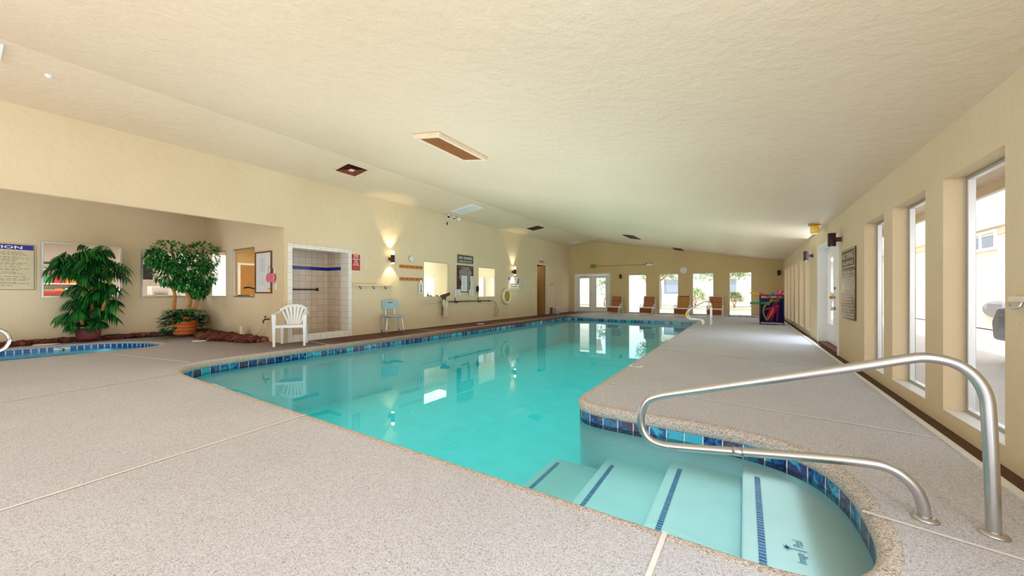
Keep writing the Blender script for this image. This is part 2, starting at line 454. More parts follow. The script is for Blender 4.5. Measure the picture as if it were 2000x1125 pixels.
# maker's mark on the top step
mk = MB()
T = Matrix.Translation((.245, 2.43, -.246)) @ Matrix.Rotation(math.radians(93), 4, 'Z') @ Matrix.Rotation(-PI/2, 4, 'X')
write(mk, 'Image', -.075, 0, .085, .05, 0, T); write(mk, 'Pool', .05, 0, .06, .045, 0, T)
mk.box(-.012,-.008,-.001,0,-.03,.04, T)
for k in range(6):
    a = k*PI/3
    mk.add([(-.01+.006*math.cos(a+1.57),0,.055+.006*math.sin(a+1.57)),(-.01+.03*math.cos(a),0,.055+.022*math.sin(a)),(-.01-.006*math.cos(a+1.57),0,.055-.006*math.sin(a+1.57))],[(0,1,2)],T)
tag(mk.build('step_lettering', simple('blue_letter_tile', (16,120,160), .4)), 'small blue builder lettering with a star on the top pool step', 'lettering')
def water_body(name, P, z, depth, mat, label):
    mb = MB(); n = len(P); Q = offset(P, .04)
    top = fill(name, [Q], z, mat)
    bm = bmesh.new(); bm.from_mesh(top.data)
    r = bmesh.ops.extrude_face_region(bm, geom=bm.faces[:])
    vs = [v for v in r['geom'] if isinstance(v, bmesh.types.BMVert)]
    bmesh.ops.translate(bm, verts=vs, vec=(0,0,-depth))
    bmesh.ops.recalc_face_normals(bm, faces=bm.faces[:])
    bm.to_mesh(top.data); bm.free()
    return tag(top, label, 'water', kind='stuff')
water_body('pool_water', POOL, WATER, 1.10, M['water'], 'clear turquoise water filling the large pool with mirror reflections')
# spa
struct(sweep(SPA, [(.095,0),(.03,0),(.012,-.004),(0,-.016),(-.008,-.03),(0,-.042),(.03,-.044)]).build('spa_coping', M['coping']), 'rounded pebble edge round the small spa')
struct(sweep(SPA, [(.004,-.04),(.004,-.125)]).build('trim_3', M['spa_tile']), 'blue tile band of the small spa')
struct(sweep(SPA, [(.006,-.12),(.006,-1.0)]).build('spa_basin', M['plaster2']), 'pale blue basin of the small spa')
struct(fill('spa_floor', [offset(SPA, .02)], -.95, M['plaster2']), 'pale blue floor of the small spa')
water_body('spa_water', SPA, -.10, .86, M['spa_water'], 'bright blue water filling the small spa in the left recess')

# white joints in the deck
jn = 4
def joint(pts, w=.022, z=.003, label='white joint line across the deck'):
    global jn
    mb = MB()
    P = [Vector(p + (0,)) for p in pts]
    for a, b in zip(P, P[1:]):
        d = (b-a).normalized(); s = Vector((-d.y, d.x, 0))*w/2
        mb.quad(tuple(a-s)[:2]+(z,), tuple(b-s)[:2]+(z,), tuple(b+s)[:2]+(z,), tuple(a+s)[:2]+(z,))
    struct(mb.build('trim_%d' % jn, M['joint']), label); jn += 1
joint([(-2.75,-4),(-3.164,.185),(-3.33,1.80)]); joint([(-5.8,-4),(-6.253,.366),(-6.46,1.80)])
joint([(-10.05,1.62),(-8.724,1.885),(-7.36,2.17)]); joint([(-.306,1.80),(-.33,.9),(-.33,-4)])
joint([(.50,2.50),(.964,2.398),(1.24,2.34)]); joint([(-1.48,4.38),(1.24,4.05)]); joint([(-1.48,7.6),(.938,7.02),(1.24,6.95)])
joint([(-1.48,10.44),(1.24,9.6)]); joint([(-1.48,12.6),(1.24,11.7)]); joint([(-8.37,4.55),(-7.31,4.45)]); joint([(-7.17,7.7),(-8.37,7.75)])
joint([(-7.15,11.0),(-8.37,11.05)]); joint([(-5.4,16.11),(-5.4,19.4)]); joint([(-2.9,16.11),(-2.9,19.4)])
mb = MB(); mb.box(1.245,1.287,-5.9,19.4,.0,.012); struct(mb.build('trim_18', M['white_trim']), 'white metal strip edging the deck along the window wall')
mb = MB(); mb.box(1.287,1.386,-5.9,19.4,.0,.004); struct(mb.build('trim_19', M['brown_gap']), 'brown strip between the deck and the window wall')

# ---------------------------------------------------------------- walls
def wall(name, f, u0, u1, z0, z1, holes, t, mat, label):
    U = sorted({u0, u1} | {min(max(h[i],u0),u1) for h in holes for i in (0,1)})
    Z = sorted({z0, z1} | {min(max(h[i],z0),z1) for h in holes for i in (2,3)})
    def solid(i, j):
        if i < 0 or j < 0 or i >= len(U)-1 or j >= len(Z)-1: return False
        cu, cz = (U[i]+U[i+1])/2, (Z[j]+Z[j+1])/2
        return not any(h[0] < cu < h[1] and h[2] < cz < h[3] for h in holes)
    mb = MB()
    for i in range(len(U)-1):
        for j in range(len(Z)-1):
            if not solid(i, j): continue
            a, b, c, d = U[i], U[i+1], Z[j], Z[j+1]
            mb.quad(f(a,0,c), f(b,0,c), f(b,0,d), f(a,0,d)); mb.quad(f(b,t,c), f(a,t,c), f(a,t,d), f(b,t,d))
            if not solid(i-1,j): mb.quad(f(a,t,c), f(a,0,c), f(a,0,d), f(a,t,d))
            if not solid(i+1,j): mb.quad(f(b,0,c), f(b,t,c), f(b,t,d), f(b,0,d))
            if not solid(i,j-1): mb.quad(f(a,t,c), f(b,t,c), f(b,0,c), f(a,0,c))
            if not solid(i,j+1): mb.quad(f(a,0,d), f(b,0,d), f(b,t,d), f(a,t,d))
    me = mb.build(name, mat)
    bm = bmesh.new(); bm.from_mesh(me.data)
    bmesh.ops.remove_doubles(bm, verts=bm.verts[:], dist=.0005); bmesh.ops.recalc_face_normals(bm, faces=bm.faces[:])
    bm.to_mesh(me.data); bm.free()
    return struct(me, label)
fl_ = lambda u, d, z: (XL-d, u, z)
fr_ = lambda u, d, z: (XR+d, u, z)
ff_ = lambda u, d, z: (u, YF+d, z)
fs_ = lambda u, d, z: (SPA_X-d, u, z)
fe_ = lambda u, d, z: (u, SPA_Y+d, z)
W1 = (8.16,9.28,.94,2.08); W2 = (10.94,12.05,.91,2.06)
STALL = (4.155,5.657,0,2.155); PASS = (15.37,16.66,0,2.52)
wall('wall_left', fl_, -6, 19.6, 0, 3.72, [(-7,4.07,-1,2.496), STALL, W1, W2, PASS], .10, M['wall'], 'long cream wall on the left with the spa opening')
RWIN = [(3.608,4.46),(4.813,5.684),(5.984,6.812),(11.70,12.55),(12.90,13.75),(14.07,14.92),(15.22,16.07),(16.40,17.25),(17.58,18.43),(1.23,2.08),(.04,.89),(-1.15,-.30),(-2.4,-1.5),(-3.6,-2.7)]
RDOOR = (8.38,10.51,0,2.11)
wall('wall_right', fr_, -6, 19.6, 0, 2.5, [(a,b,.13,2.028) for a,b in RWIN]+[RDOOR], .18, M['wall'], 'cream window wall on the right')
FWIN = [(-5.12,-4.22),(-3.605,-2.71),(-2.10,-1.20),(-.583,.287)]
FDOOR = (-8.12,-6.07,0,2.14)
wall('wall_far', ff_, -8.6, 1.7, 0, 3.95, [(a,b,.05,2.01) for a,b in FWIN]+[FDOOR], .16, M['wall_far'], 'ochre end wall with French doors and four tall windows')
W3 = (1.25,2.46,.985,2.19); W4 = (2.78,3.98,.97,2.17)
wall('wall_spa', fs_, -6, 4.15, 0, 3.3, [W3, W4], .10, M['wall'], 'cream back wall of the spa recess')
W5 = (-12.42,-11.24,.98,2.17); W6 = (-10.85,-9.67,.98,2.17)
wall('wall_spa_end', fe_, -12.75, -8.47, 0, 3.3, [W5, W6], .10, M['wall'], 'cream end wall of the spa recess')
mb = MB(); mb.box(-12.75,1.65,-6.15,-6,0,4); struct(mb.build('wall_back', M['wall']), 'cream wall behind the viewpoint')
cl = MB(); cl.prism([(-8.6,3.638),(-6.83,3.85),(1.66,2.384),(1.66,2.6),(-6.83,4.1),(-8.6,3.9)], -6.15, 19.62)
struct(cl.build('ceiling', M['ceiling']), 'cream textured plaster ceiling with a ridge')
cl = MB(); cl.box(-12.78,-8.5,-6.15,4.2,3.3,3.5); struct(cl.build('ceiling_spa', M['ceiling']), 'ceiling of the spa recess')

# shower stall behind the left wall
SX = -9.3
s = MB()
def tq(mb, a, b, c, d, u0, u1, z0, z1): mb.quad(a, b, c, d, uv=[(u0,z0),(u1,z0),(u1,z1),(u0,z1)])
y0, y1 = 4.22, 5.60
tq(s, (SX,y0,0),(SX,y1,0),(SX,y1,2.3),(SX,y0,2.3), y0,y1,0,2.3)
tq(s, (SX,y1,0),(XL-.02,y1,0),(XL-.02,y1,2.3),(SX,y1,2.3), 0,SX*-1+XL-.02,0,2.3)
tq(s, (XL-.02,y0,0),(SX,y0,0),(SX,y0,2.3),(XL-.02,y0,2.3), 0,.9,0,2.3)
tq(s, (SX,y0,.02),(XL-.02,y0,.02),(XL-.02,y1,.02),(SX,y1,.02), 0,.9,y0,y1)
tq(s, (SX,y0,2.3),(SX,y1,2.3),(XL-.02,y1,2.3),(XL-.02,y0,2.3), 0,.9,y0,y1)
struct(s.build('wall_shower', M['shower_tile']), 'square beige tiles lining the shower stall')
bd = MB(); z0, z1 = 1.665, 1.748; e = .006
tq(bd, (SX+e,y0,z0),(SX+e,y1,z0),(SX+e,y1,z1),(SX+e,y0,z1), y0,y1,0,.152)
tq(bd, (SX,y1-e,z0),(XL-.02,y1-e,z0),(XL-.02,y1-e,z1),(SX,y1-e,z1), 0,.9,0,.152)
tq(bd, (XL-.02,y0+e,z0),(SX,y0+e,z0),(SX,y0+e,z1),(XL-.02,y0+e,z1), 0,.9,0,.152)
struct(bd.build('trim_20', M['blue_tile']), 'blue tile band round the shower stall')
fr = MB()
def tbox(mb, y0, y1, z0, z1, x0, x1):
    tq(mb, (x1,y0,z0),(x1,y1,z0),(x1,y1,z1),(x1,y0,z1), y0,y1,z0,z1)
    tq(mb, (x1,y0,z1),(x1,y1,z1),(x0,y1,z1),(x0,y0,z1), y0,y1,0,.1)
    tq(mb, (x0,y0,z0),(x0,y1,z0),(x1,y1,z0),(x1,y0,z0), y0,y1,0,.1)
    tq(mb, (x0,y0,z0),(x1,y0,z0),(x1,y0,z1),(x0,y0,z1), .02,.1,z0,z1)
    tq(mb, (x1,y1,z0),(x0,y1,z0),(x0,y1,z1),(x1,y1,z1), .02,.1,z0,z1)
tbox(fr, 4.14,4.235,.0,2.17,SX+.6,XL+.014); tbox(fr, 5.585,5.675,.0,2.17,SX+.6,XL+.014); tbox(fr, 4.235,5.585,2.085,2.17,SX+.6,XL+.014)
tbox(fr, 4.235,5.585,0,.15,XL-.14,XL+.018)
struct(fr.build('trim_21', M['white_tile']), 'white tile frame and curb of the shower stall')

# ---------------------------------------------------------------- windows and doors
wn = 1
def window(f, h, d, fw, depth, mat, glass, label, sill=None, mull=None):
    global wn
    u0, u1, z0, z1 = h; mb = MB()
    def bx(a,b,c,e): 
        P = [f(a,d,c), f(b,d+depth,e)]; lo = [min(P[0][i],P[1][i]) for i in range(3)]; hi = [max(P[0][i],P[1][i]) for i in range(3)]
        mb.box(lo[0],hi[0],lo[1],hi[1],lo[2],hi[2])
    bx(u0,u0+fw,z0,z1); bx(u1-fw,u1,z0,z1); bx(u0+fw,u1-fw,z1-fw,z1); bx(u0+fw,u1-fw,z0,z0+fw)
    if mull: bx(mull-fw/2,mull+fw/2,z0+fw,z1-fw)
    o = mb.build('window_%d' % wn, mat, bevel=.004, seg=1); struct(o, label)
    g = MB(); e = d+depth/2
    g.quad(f(u0+fw*.5,e,z0+fw*.5), f(u1-fw*.5,e,z0+fw*.5), f(u1-fw*.5,e,z1-fw*.5), f(u0+fw*.5,e,z1-fw*.5))
    g.build('pane', glass, o)
    if sill:
        s_ = MB(); P = [f(u0+.002,sill[0],z0-.001), f(u1-.002,sill[1],z0+sill[2])]
        lo = [min(P[0][i],P[1][i]) for i in range(3)]; hi = [max(P[0][i],P[1][i]) for i in range(3)]
        s_.box(lo[0],hi[0],lo[1],hi[1],lo[2],hi[2]); s_.build('sill', M['white_trim'], o)
    wn += 1; return o
nm = ['near', 'second', 'third']
for i, (a, b) in enumerate(RWIN):
    window(fr_, (a,b,.13,2.028), .125, .03, .045, M['alu'], M['glass'], 'tall narrow window in the right wall', sill=(.0,.125,.006))
for a, b in FWIN:
    window(ff_, (a,b,.05,2.01), .05, .03, .05, M['white_trim'], M['glass'], 'tall window in the end wall', sill=(-.01,.06,.02))
for h in (W1, W2): window(fl_, h, .02, .03, .05, M['cream'], M['glass_in'], 'inner office window in the left wall')
for h in (W3, W4): window(fs_, h, -.012, .035, .06, M['alu'], M['glass_in'], 'inner lobby window over the spa')
for h in (W5, W6): window(fe_, h, .0, .03, .05, M['alu'], M['glass_in'], 'inner gym window beside the notice board')

def hinge_door(parent, f, u0, u1, z0, z1, d, t, gl, mat, knob=None, knobmat=None, side=1):
    """one glazed leaf: frame with a pane, and a handle"""
    mb = MB()
    def bx(m, a,b,c,e,d0=d,d1=None):
        d1 = d0+t if d1 is None else d1
        P = [f(a,d0,c), f(b,d1,e)]; lo = [min(P[0][i],P[1][i]) for i in range(3)]; hi = [max(P[0][i],P[1][i]) for i in range(3)]
        m.box(lo[0],hi[0],lo[1],hi[1],lo[2],hi[2])
    a, b, c, e = gl
    bx(mb,u0,a,z0,z1); bx(mb,b,u1,z0,z1); bx(mb,a,b,z0,c); bx(mb,a,b,e,z1)
    leaf = mb.build('door_leaf', mat, parent, bevel=.004, seg=1)
    bead = MB(); w = .018
    for q in ((a,a+w,c,e),(b-w,b,c,e),(a+w,b-w,c,c+w),(a+w,b-w,e-w,e)): bx(bead,*q,d0=d-.008,d1=d+.004)
    bead.build('glazing_bead', mat, leaf)
    g = MB(); q = d+t/2
    g.quad(f(a,q,c), f(b,q,c), f(b,q,e), f(a,q,e)); g.build('pane', M['glass'], leaf)
    if knob:
        k = MB(); u, z = knob
        k.cyl(f(u,d,z), f(u,d-.05,z), .012); 
        k.lathe([(0,-.03),(.02,-.024),(.03,0),(.02,.024),(0,.03)], f(u,d-.065,z), 16)
        k.cyl(f(u,d+.001,z), f(u,d-.008,z), .028)
        k.build('door_knob', knobmat, leaf)
    return leaf
# far French doors
mb = MB(); u0,u1,z1 = FDOOR[0],FDOOR[1],FDOOR[3]
mb.box(u0,u0+.10,YF-.03,YF+.16,0,z1); mb.box(u1-.12,u1,YF-.03,YF+.16,0,z1); mb.box(u0+.10,u1-.12,YF-.03,YF+.16,z1-.09,z1); mb.box(u0+.1,u1-.12,YF,YF+.16,0,.03)
d1 = mb.build('door_1', M['white_trim'], bevel=.006); struct(d1, 'white glazed French doors in the end wall')
lf = hinge_door(d1, ff_, u0+.11, -7.07, .035, z1-.10, .03, .045, (-7.82,-7.245,.275,1.895), M['white_trim'], (-7.13,.98), M['steel'])
lf = hinge_door(d1, ff_, -7.06, u1-.13, .035, z1-.10, .03, .045, (-6.865,-6.32,.275,1.895), M['white_trim'])
mb = MB(); mb.box(-7.82,-7.45,YF-.03,YF+.03,1.96,2.02); mb.tube([(-7.6,YF-.04,2.0),(-7.35,YF-.1,2.02),(-7.2,YF-.03,2.03)], .012, 8); mb.build('door_closer', M['alu'], d1)
mb = MB(); mb.box(u0+.11,u1-.13,YF+.01,YF+.09,.03,.045); mb.build('threshold', M['brown_wood'], d1)
# right wall door
mb = MB(); u0,u1,z1 = RDOOR[0],RDOOR[1],RDOOR[3]
for a,b,c,e in ((u0,u0+.07,0,z1),(u1-.07,u1,0,z1),(u0+.07,u1-.07,z1-.07,z1)): mb.box(XR-.018,XR+.18,a,b,c,e)
d2 = mb.build('door_2', M['white'], bevel=.006); struct(d2, 'white glazed double door in the right wall')
hinge_door(d2, fr_, 9.455, u1-.075, .04, z1-.08, .13, .045, (9.64,10.24,.42,1.93), M['white'], (9.53,1.0), M['brass'])
hinge_door(d2, fr_, u0+.075, 9.445, .04, z1-.08, .13, .045, (8.6,9.24,.42,1.93), M['white'])
mb = MB()
for z in (.78,1.18): mb.box(XR+.118,XR+.13,9.50,9.56,z-.025,z+.025)
mb.build('lock_plate', M['dark'], d2)
mb = MB(); mb.box(XR-.0,XR+.2,u0+.075,u1-.075,0,.03); mb.build('threshold', M['brown_wood'], d2)
# open doorway on the left wall
mb = MB(); u0,u1,z1 = PASS[0],PASS[1],PASS[3]
for a,b,c,e in ((u0,u0+.09,0,z1),(u1-.09,u1,0,z1),(u0+.09,u1-.09,z1-.09,z1)): mb.box(XL-.12,XL+.03,a,b,c,e)
d3 = mb.build('door_3', M['cream'], bevel=.006); struct(d3, 'open doorway with a cream frame leading to a brown passage')
mb = MB(); mb.box(XL-1.0,XL-.14,u1-.135,u1-.095,.01,z1-.1); lf = mb.build('door_leaf', simple('tan_door', (176,134,84), .5, var=.04), d3)
mb = MB(); mb.lathe([(0,-.03),(.02,-.024),(.03,0),(.02,.024),(0,.03)], (XL-.9,u1-.17,1.0), 12); mb.build('door_knob', M['brass'], lf)

# rooms seen through the inner windows
def shell(name, x0,x1,y0,y1,z1,mat,skip,label,floor=None):
    mb = MB()
    F = {'x0':[(x0,y0,0),(x0,y1,0),(x0,y1,z1),(x0,y0,z1)],'x1':[(x1,y0,0),(x1,y1,0),(x1,y1,z1),(x1,y0,z1)],
         'y0':[(x0,y0,0),(x1,y0,0),(x1,y0,z1),(x0,y0,z1)],'y1':[(x0,y1,0),(x1,y1,0),(x1,y1,z1),(x0,y1,z1)],
         'z0':[(x0,y0,-.002),(x1,y0,-.002),(x1,y1,-.002),(x0,y1,-.002)],'z1':[(x0,y0,z1),(x1,y0,z1),(x1,y1,z1),(x0,y1,z1)]}
    for k, q in F.items():
        if k not in skip: mb.quad(*q)
    return struct(mb.build(name, mat), label)
shell('wall_lobby', -18,-12.77,-6,4.2,2.75, simple('lobby_paint', (232,224,210), .7, var=.03), ('x1',), 'pale lobby beyond the spa windows')
shell('wall_gym', -14.5,-9.42,4.17,7.4,2.75, simple('gym_paint', (208,180,124), .7, var=.03), ('y0',), 'tan exercise room beyond the end windows')
shell('wall_office', -12,-8.5,7.5,13.6,2.9, simple('office_paint', (238,234,212), .7, var=.02), ('x1',), 'pale yellow office beyond the left windows')
shell('wall_passage', -10.6,-8.5,14.6,17.2,2.75, M['corridor'], ('x1',), 'brown passage behind the open doorway')
R = random.Random(11)
# ---------------------------------------------------------------- handrails
def rail_parts(t, pts, r, mat, flanges, smooth_it=3, joint_at=None):
    P = smooth_path(pts, smooth_it)
    mb = MB(); mb.tube(P, r, 20); mb.build('rail', mat, t)
    for (x, y, z) in flanges:
        f = MB(); f.lathe([(r*.98,.016),(r*1.25,.016),(r*1.95,.006),(r*2.0,.0),(0,.0)], (x,y,z), 28); f.build('base_flange', mat, t)
Y0 = 0
t = thing('handrail', 'large brushed steel handrail in the foreground looping over the pool steps', 'handrail', (.955,2.575,0))
def L(x, z): return (x-.955, 0, z)
pts = [L(.957,0),L(.953,.2),L(.944,.50),L(.935,.66),L(.86,.765),L(.75,.79),L(.66,.765),L(.547,.727),L(.116,.596),L(-.374,.447),L(-.47,.418),L(-.565,.37),L(-.60,.25),L(-.575,.13),L(-.48,.088),L(-.35,.102),L(-.03,.148),L(.256,.19),L(.50,.222),L(.62,.225),L(.70,.16),L(.735,.08),L(.741,0)]
rail_parts(t, pts, .0245, M['steel'], [(0.002,0,0),(.741-.955,0,0)], 3)
mb = MB(); mb.tube([L(-.06,.1437),L(-.035,.147),L(-.005,.151)], .0262, 20); mb.build('joint_sleeve', M['steel'], t)
t = thing('spa_handrail', 'steel handrail loop beside the spa at the left edge', 'handrail', (-10.75,.74,.04))
rail_parts(t, [(0,-1.6,0),(0,-1.6,.6),(0,-1.5,.82),(0,-1.3,.82),(0,-.2,.46),(0,-.06,.40),(0,.0,.26),(0,-.06,.08),(0,-.25,.02),(0,-1.0,.05),(0,-1.2,.05),(0,-1.25,0)], .024, M['chrome'], [(0,-1.6,0),(0,-1.25,0)])
def pool_rail(y, label):
    t = thing('pool_rail', label, 'handrail', (-.925,y,0), 0, 'steel rails at the far end of the pool')
    q = lambda x, z: (x+.925, 0, z)
    pts = [q(-.925,0),q(-.925,.4),q(-.93,.62),q(-.96,.76),q(-1.08,.80),q(-1.19,.755),q(-1.48,.57),q(-1.60,.49),q(-1.645,.38),q(-1.62,.25),q(-1.52,.205),q(-1.30,.20),q(-1.20,.19),q(-1.155,.12),q(-1.15,0)]
    rail_parts(t, pts, .022, M['chrome'], [(0,0,0),(-.225,0,0)])
    tp = MB(); tp.tube([q(-.93,.60),q(-.938,.67)], .026, 12); tp.build('yellow_tape', simple('yellow_tape', (236,196,30), .5), t)
    tp = MB(); tp.tube([q(-1.634,.30),q(-1.645,.38),q(-1.63,.44)], .026, 12); tp.build('yellow_tape', bpy.data.materials['yellow_tape'], t)
    return t
pool_rail(13.54, 'nearer of the two steel rails at the far right pool corner')
pool_rail(14.02, 'farther of the two steel rails at the far right pool corner')

# ---------------------------------------------------------------- white plastic armchair
t = thing('plastic_armchair', 'white plastic armchair with slatted fan back in front of the shower corner', 'chair', (-8.02,4.05,0), math.radians(52))
wm = M['plastic']
def chair_leg(x, y, tx, ty, top):
    mb = MB(); vs = []
    for z, s in ((0,.022),(top*.5,.028),(top,.036)):
        k = z/top; cx, cy = x+(tx-x)*k, y+(ty-y)*k
        vs += [(cx-s,cy-s*.8,z),(cx+s,cy-s*.8,z),(cx+s,cy+s*.8,z),(cx-s,cy+s*.8,z)]
    fs = [(0,3,2,1),(8,9,10,11)]
    for a in (0,4):
        for i in range(4): fs.append((a+i,a+(i+1)%4,a+4+(i+1)%4,a+4+i))
    mb.add(vs, fs); return mb
for sx in (-1, 1):
    chair_leg(sx*.27,-.25,sx*.275,-.235,.64).build('leg', wm, t, bevel=.006)
    chair_leg(sx*.235,.24,sx*.215,.17,.42).build('leg', wm, t, bevel=.006)
mb = MB(); n = 10; vs = []; fs = []
for i in range(n+1):
    v = -.25+.46*i/n; wd = .255-.03*i/n
    for j in range(n+1):
        u = -wd+2*wd*j/n
        vs.append((u, v, .43-.025*math.sin(PI*i/n)*(1-(u/wd)**2)-.012*i/n - (.03*((1-i/2)) if i < 2 else 0)))
for i in range(n):
    for j in range(n): fs.append((i*(n+1)+j,i*(n+1)+j+1,(i+1)*(n+1)+j+1,(i+1)*(n+1)+j))
mb.add(vs, fs, None, True); s_ = mb.build('seat', wm, t); so_ = s_.modifiers.new('thick','SOLIDIFY'); so_.thickness = .018
mb = MB(); mb.box(-.26,.26,-.262,-.245,.375,.43); mb.build('seat_apron', wm, t, bevel=.006)
# hoop: arm - back top - arm
hoop = [(-.285,-.27,.645),(-.295,-.12,.655),(-.285,.04,.67),(-.24,.17,.735),(-.14,.245,.795),(0,.265,.815),(.14,.245,.795),(.24,.17,.735),(.285,.04,.67),(.295,-.12,.655),(.285,-.27,.645)]
H = smooth_path(hoop, 3)
mb = MB(); vs = []; fs = []
for p in H:
    out = Vector((p.x, max(p.y,0)*1.0, 0)); k = max(0, min(1, (p.z-.66)/.12))
    side = out.normalized() if out.length > .01 else Vector((1,0,0))
    wv = side*.034*(1-k) + Vector((0,0,.034))*k; th = Vector((0,0,.008))*(1-k)+side*.008*k
    for a, b in ((-1,-1),(1,-1),(1,1),(-1,1)): vs.append(p + wv*a + th*b)
for i in range(len(H)-1):
    for k in range(4): fs.append((i*4+k,i*4+(k+1)%4,(i+1)*4+(k+1)%4,(i+1)*4+k))
fs += [(0,1,2,3),tuple(4*(len(H)-1)+k for k in (3,2,1,0))]
mb.add(vs, fs, None, True); mb.build('arm_and_back_rim', wm, t)
for k in range(7):
    a = (k-3)/3; mb = MB(); vs = []; fs = []
    for i in range(7):
        v = i/6; x = a*(.115+.115*v**1.3); y = .20+.05*v-abs(a)*.06*v+.0*v; z = .415+(.385-.075*a*a)*v; w_ = .018+.007*v
        vs += [(x-w_,y,z),(x+w_,y,z),(x+w_,y+.008,z),(x-w_,y+.008,z)]
    for i in range(6):
        for q in range(4): fs.append((i*4+q,i*4+(q+1)%4,(i+1)*4+(q+1)%4,(i+1)*4+q))
    mb.add(vs, fs); mb.build('back_slat', wm, t)

# ---------------------------------------------------------------- blue shower chair
bl = simple('pale_blue_plastic', (150,186,198), .45, var=.04)
t = thing('shower_chair', 'pale blue plastic shower chair with aluminium legs against the left wall', 'chair', (-8.09,6.72,0), math.radians(70))
mb = MB(); vs = []; fs = []; n = 10
for i in range(n+1):
    v = -.2+.4*i/n
    for j in range(n+1):
        u = -.25+.5*j/n; vs.append((u, v, .455+.035*(u/.25)**2-.012*math.cos(v/.2*1.5)))
for i in range(n):
    for j in range(n): fs.append((i*(n+1)+j,i*(n+1)+j+1,(i+1)*(n+1)+j+1,(i+1)*(n+1)+j))
mb.add(vs, fs, None, True); o = mb.build('seat', bl, t); q = o.modifiers.new('thick','SOLIDIFY'); q.thickness = .022
# backrest with a hand slot
mb = MB(); bx0, bx1, bz0, bz1 = -.22,.22,.64,.88
for a,b,c,e in ((bx0,bx1,bz0,.80),(bx0,-.06,.80,.84),(.06,bx1,.80,.84),(bx0,bx1,.84,bz1)): mb.box(a,b,.20,.225,c,e)
o = mb.build('backrest', bl, t)
bm = bmesh.new(); bm.from_mesh(o.data); bmesh.ops.remove_doubles(bm, verts=bm.verts[:], dist=.0005); bm.to_mesh(o.data); bm.free()
for sx in (-1,1):
    mb = MB(); mb.tube(smooth_path([(sx*.12,.05,.43),(sx*.12,.19,.43),(sx*.12,.215,.5),(sx*.12,.228,.70)],2), .0125, 10); mb.build('back_post', M['alu'], t)
    for sy in (-1,1):
        mb = MB(); mb.tube(smooth_path([(sx*.02,sy*.1,.432),(sx*.17,sy*.13,.432),(sx*.205,sy*.145,.40),(sx*.235,sy*.18,.06)],2), .0125, 10)
        lg = mb.build('leg', M['alu'], t)
        mb = MB(); mb.cyl((sx*.232,sy*.176,.09),(sx*.24,sy*.187,0),.016,.021); mb.build('rubber_foot', simple('grey_rubber', (120,118,118), .7), lg)
mb = MB(); mb.box(-.2,.2,-.14,-.12,.425,.44); mb.box(-.2,.2,.12,.14,.425,.44); mb.build('seat_frame', M['dark'], t)

# ---------------------------------------------------------------- chaise chairs at the far end
tan = simple('tan_cushion', (176,116,74), .85, var=.1, scale=20, bump=.2); gold = simple('mustard_cushion', (190,136,62), .85, var=.08, scale=20, bump=.2)
rust = simple('rust_cushion', (138,74,40), .85, var=.1, scale=20, bump=.2); wseat = simple('white_strap', (236,234,232), .6, var=.03)
def slab(mb, y0, z0, y1, z1, w, th):
    """a cushion w wide, from (y0,z0) to (y1,z1)"""
    d = Vector((0,y1-y0,z1-z0)); nrm = Vector((0,-d.z,d.y)).normalized()*th
    a = Vector((0,y0,z0)); b = Vector((0,y1,z1)); X = Vector((w/2,0,0))
    vs = [a-X,a+X,b+X,b-X,a-X+nrm,a+X+nrm,b+X+nrm,b-X+nrm]
    mb.add(vs, [(0,3,2,1),(4,5,6,7),(0,1,5,4),(1,2,6,5),(2,3,7,6),(3,0,4,7)])
def chaise(loc, rz, label, two=True, back=tan):
    t = thing('lounge_chair', label, 'lounge chair', loc, rz, 'cushioned lounge chairs along the end wall')
    W = .56
    if two:
        mb = MB(); slab(mb, .36,.36,.50,.63, W-.06,.06); mb.build('lower_back_cushion', back, t, bevel=.02)
        mb = MB(); slab(mb, .505,.64,.59,.87, W-.06,.07); mb.build('head_cushion', back, t, bevel=.02)
    else:
        mb = MB(); slab(mb, .36,.36,.57,.84, W-.06,.05); mb.build('lower_back_cushion', back, t, bevel=.02)
        mb = MB(); slab(mb, .575,.87,.585,.91, W-.1,.05); mb.build('head_cushion', rust, t, bevel=.012)
    mb = MB(); slab(mb, -.32,.325,.38,.33, W-.02,.05); mb.build('seat_cushion', wseat, t, bevel=.015)
    mb = MB(); slab(mb, -.36,.12,-.31,.33, W-.03,.05); mb.build('foot_cushion', rust, t, bevel=.015)
    for sx in (-1,1):
        x = sx*W/2
        mb = MB(); mb.tube(smooth_path([(x,-.35,.0),(x,-.34,.24),(x,-.30,.31),(x,.2,.31),(x,.40,.35),(x,.62,.90)],2), .014, 8); mb.build('side_frame', wseat, t)
        mb = MB(); mb.tube(smooth_path([(x+sx*.03,-.16,.0),(x+sx*.03,-.15,.40),(x+sx*.03,-.08,.50),(x+sx*.03,.22,.50),(x+sx*.03,.36,.40),(x+sx*.03,.48,.0)],2), .016, 8); mb.build('arm_and_legs', wseat, t)
    mb = MB(); mb.tube([(-W/2,.62,.90),(W/2,.62,.90)], .014, 8); mb.build('top_bar', wseat, t)
    mb = MB(); mb.tube([(-W/2,-.35,.02),(W/2,-.35,.02)], .012, 8); mb.build('foot_bar', wseat, t)
    return t
chaise((-5.60,18.62,0), .05, 'tan cushioned lounge chair nearest the French doors')
chaise((-3.99,18.62,0), 0, 'tan cushioned lounge chair between the two left end windows')
chaise((-2.42,18.45,0), -.02, 'lounge chair with a mustard single-panel back under the clock', False, gold)
chaise((-1.10,18.60,0), .0, 'tan cushioned lounge chair behind the far pool rails')

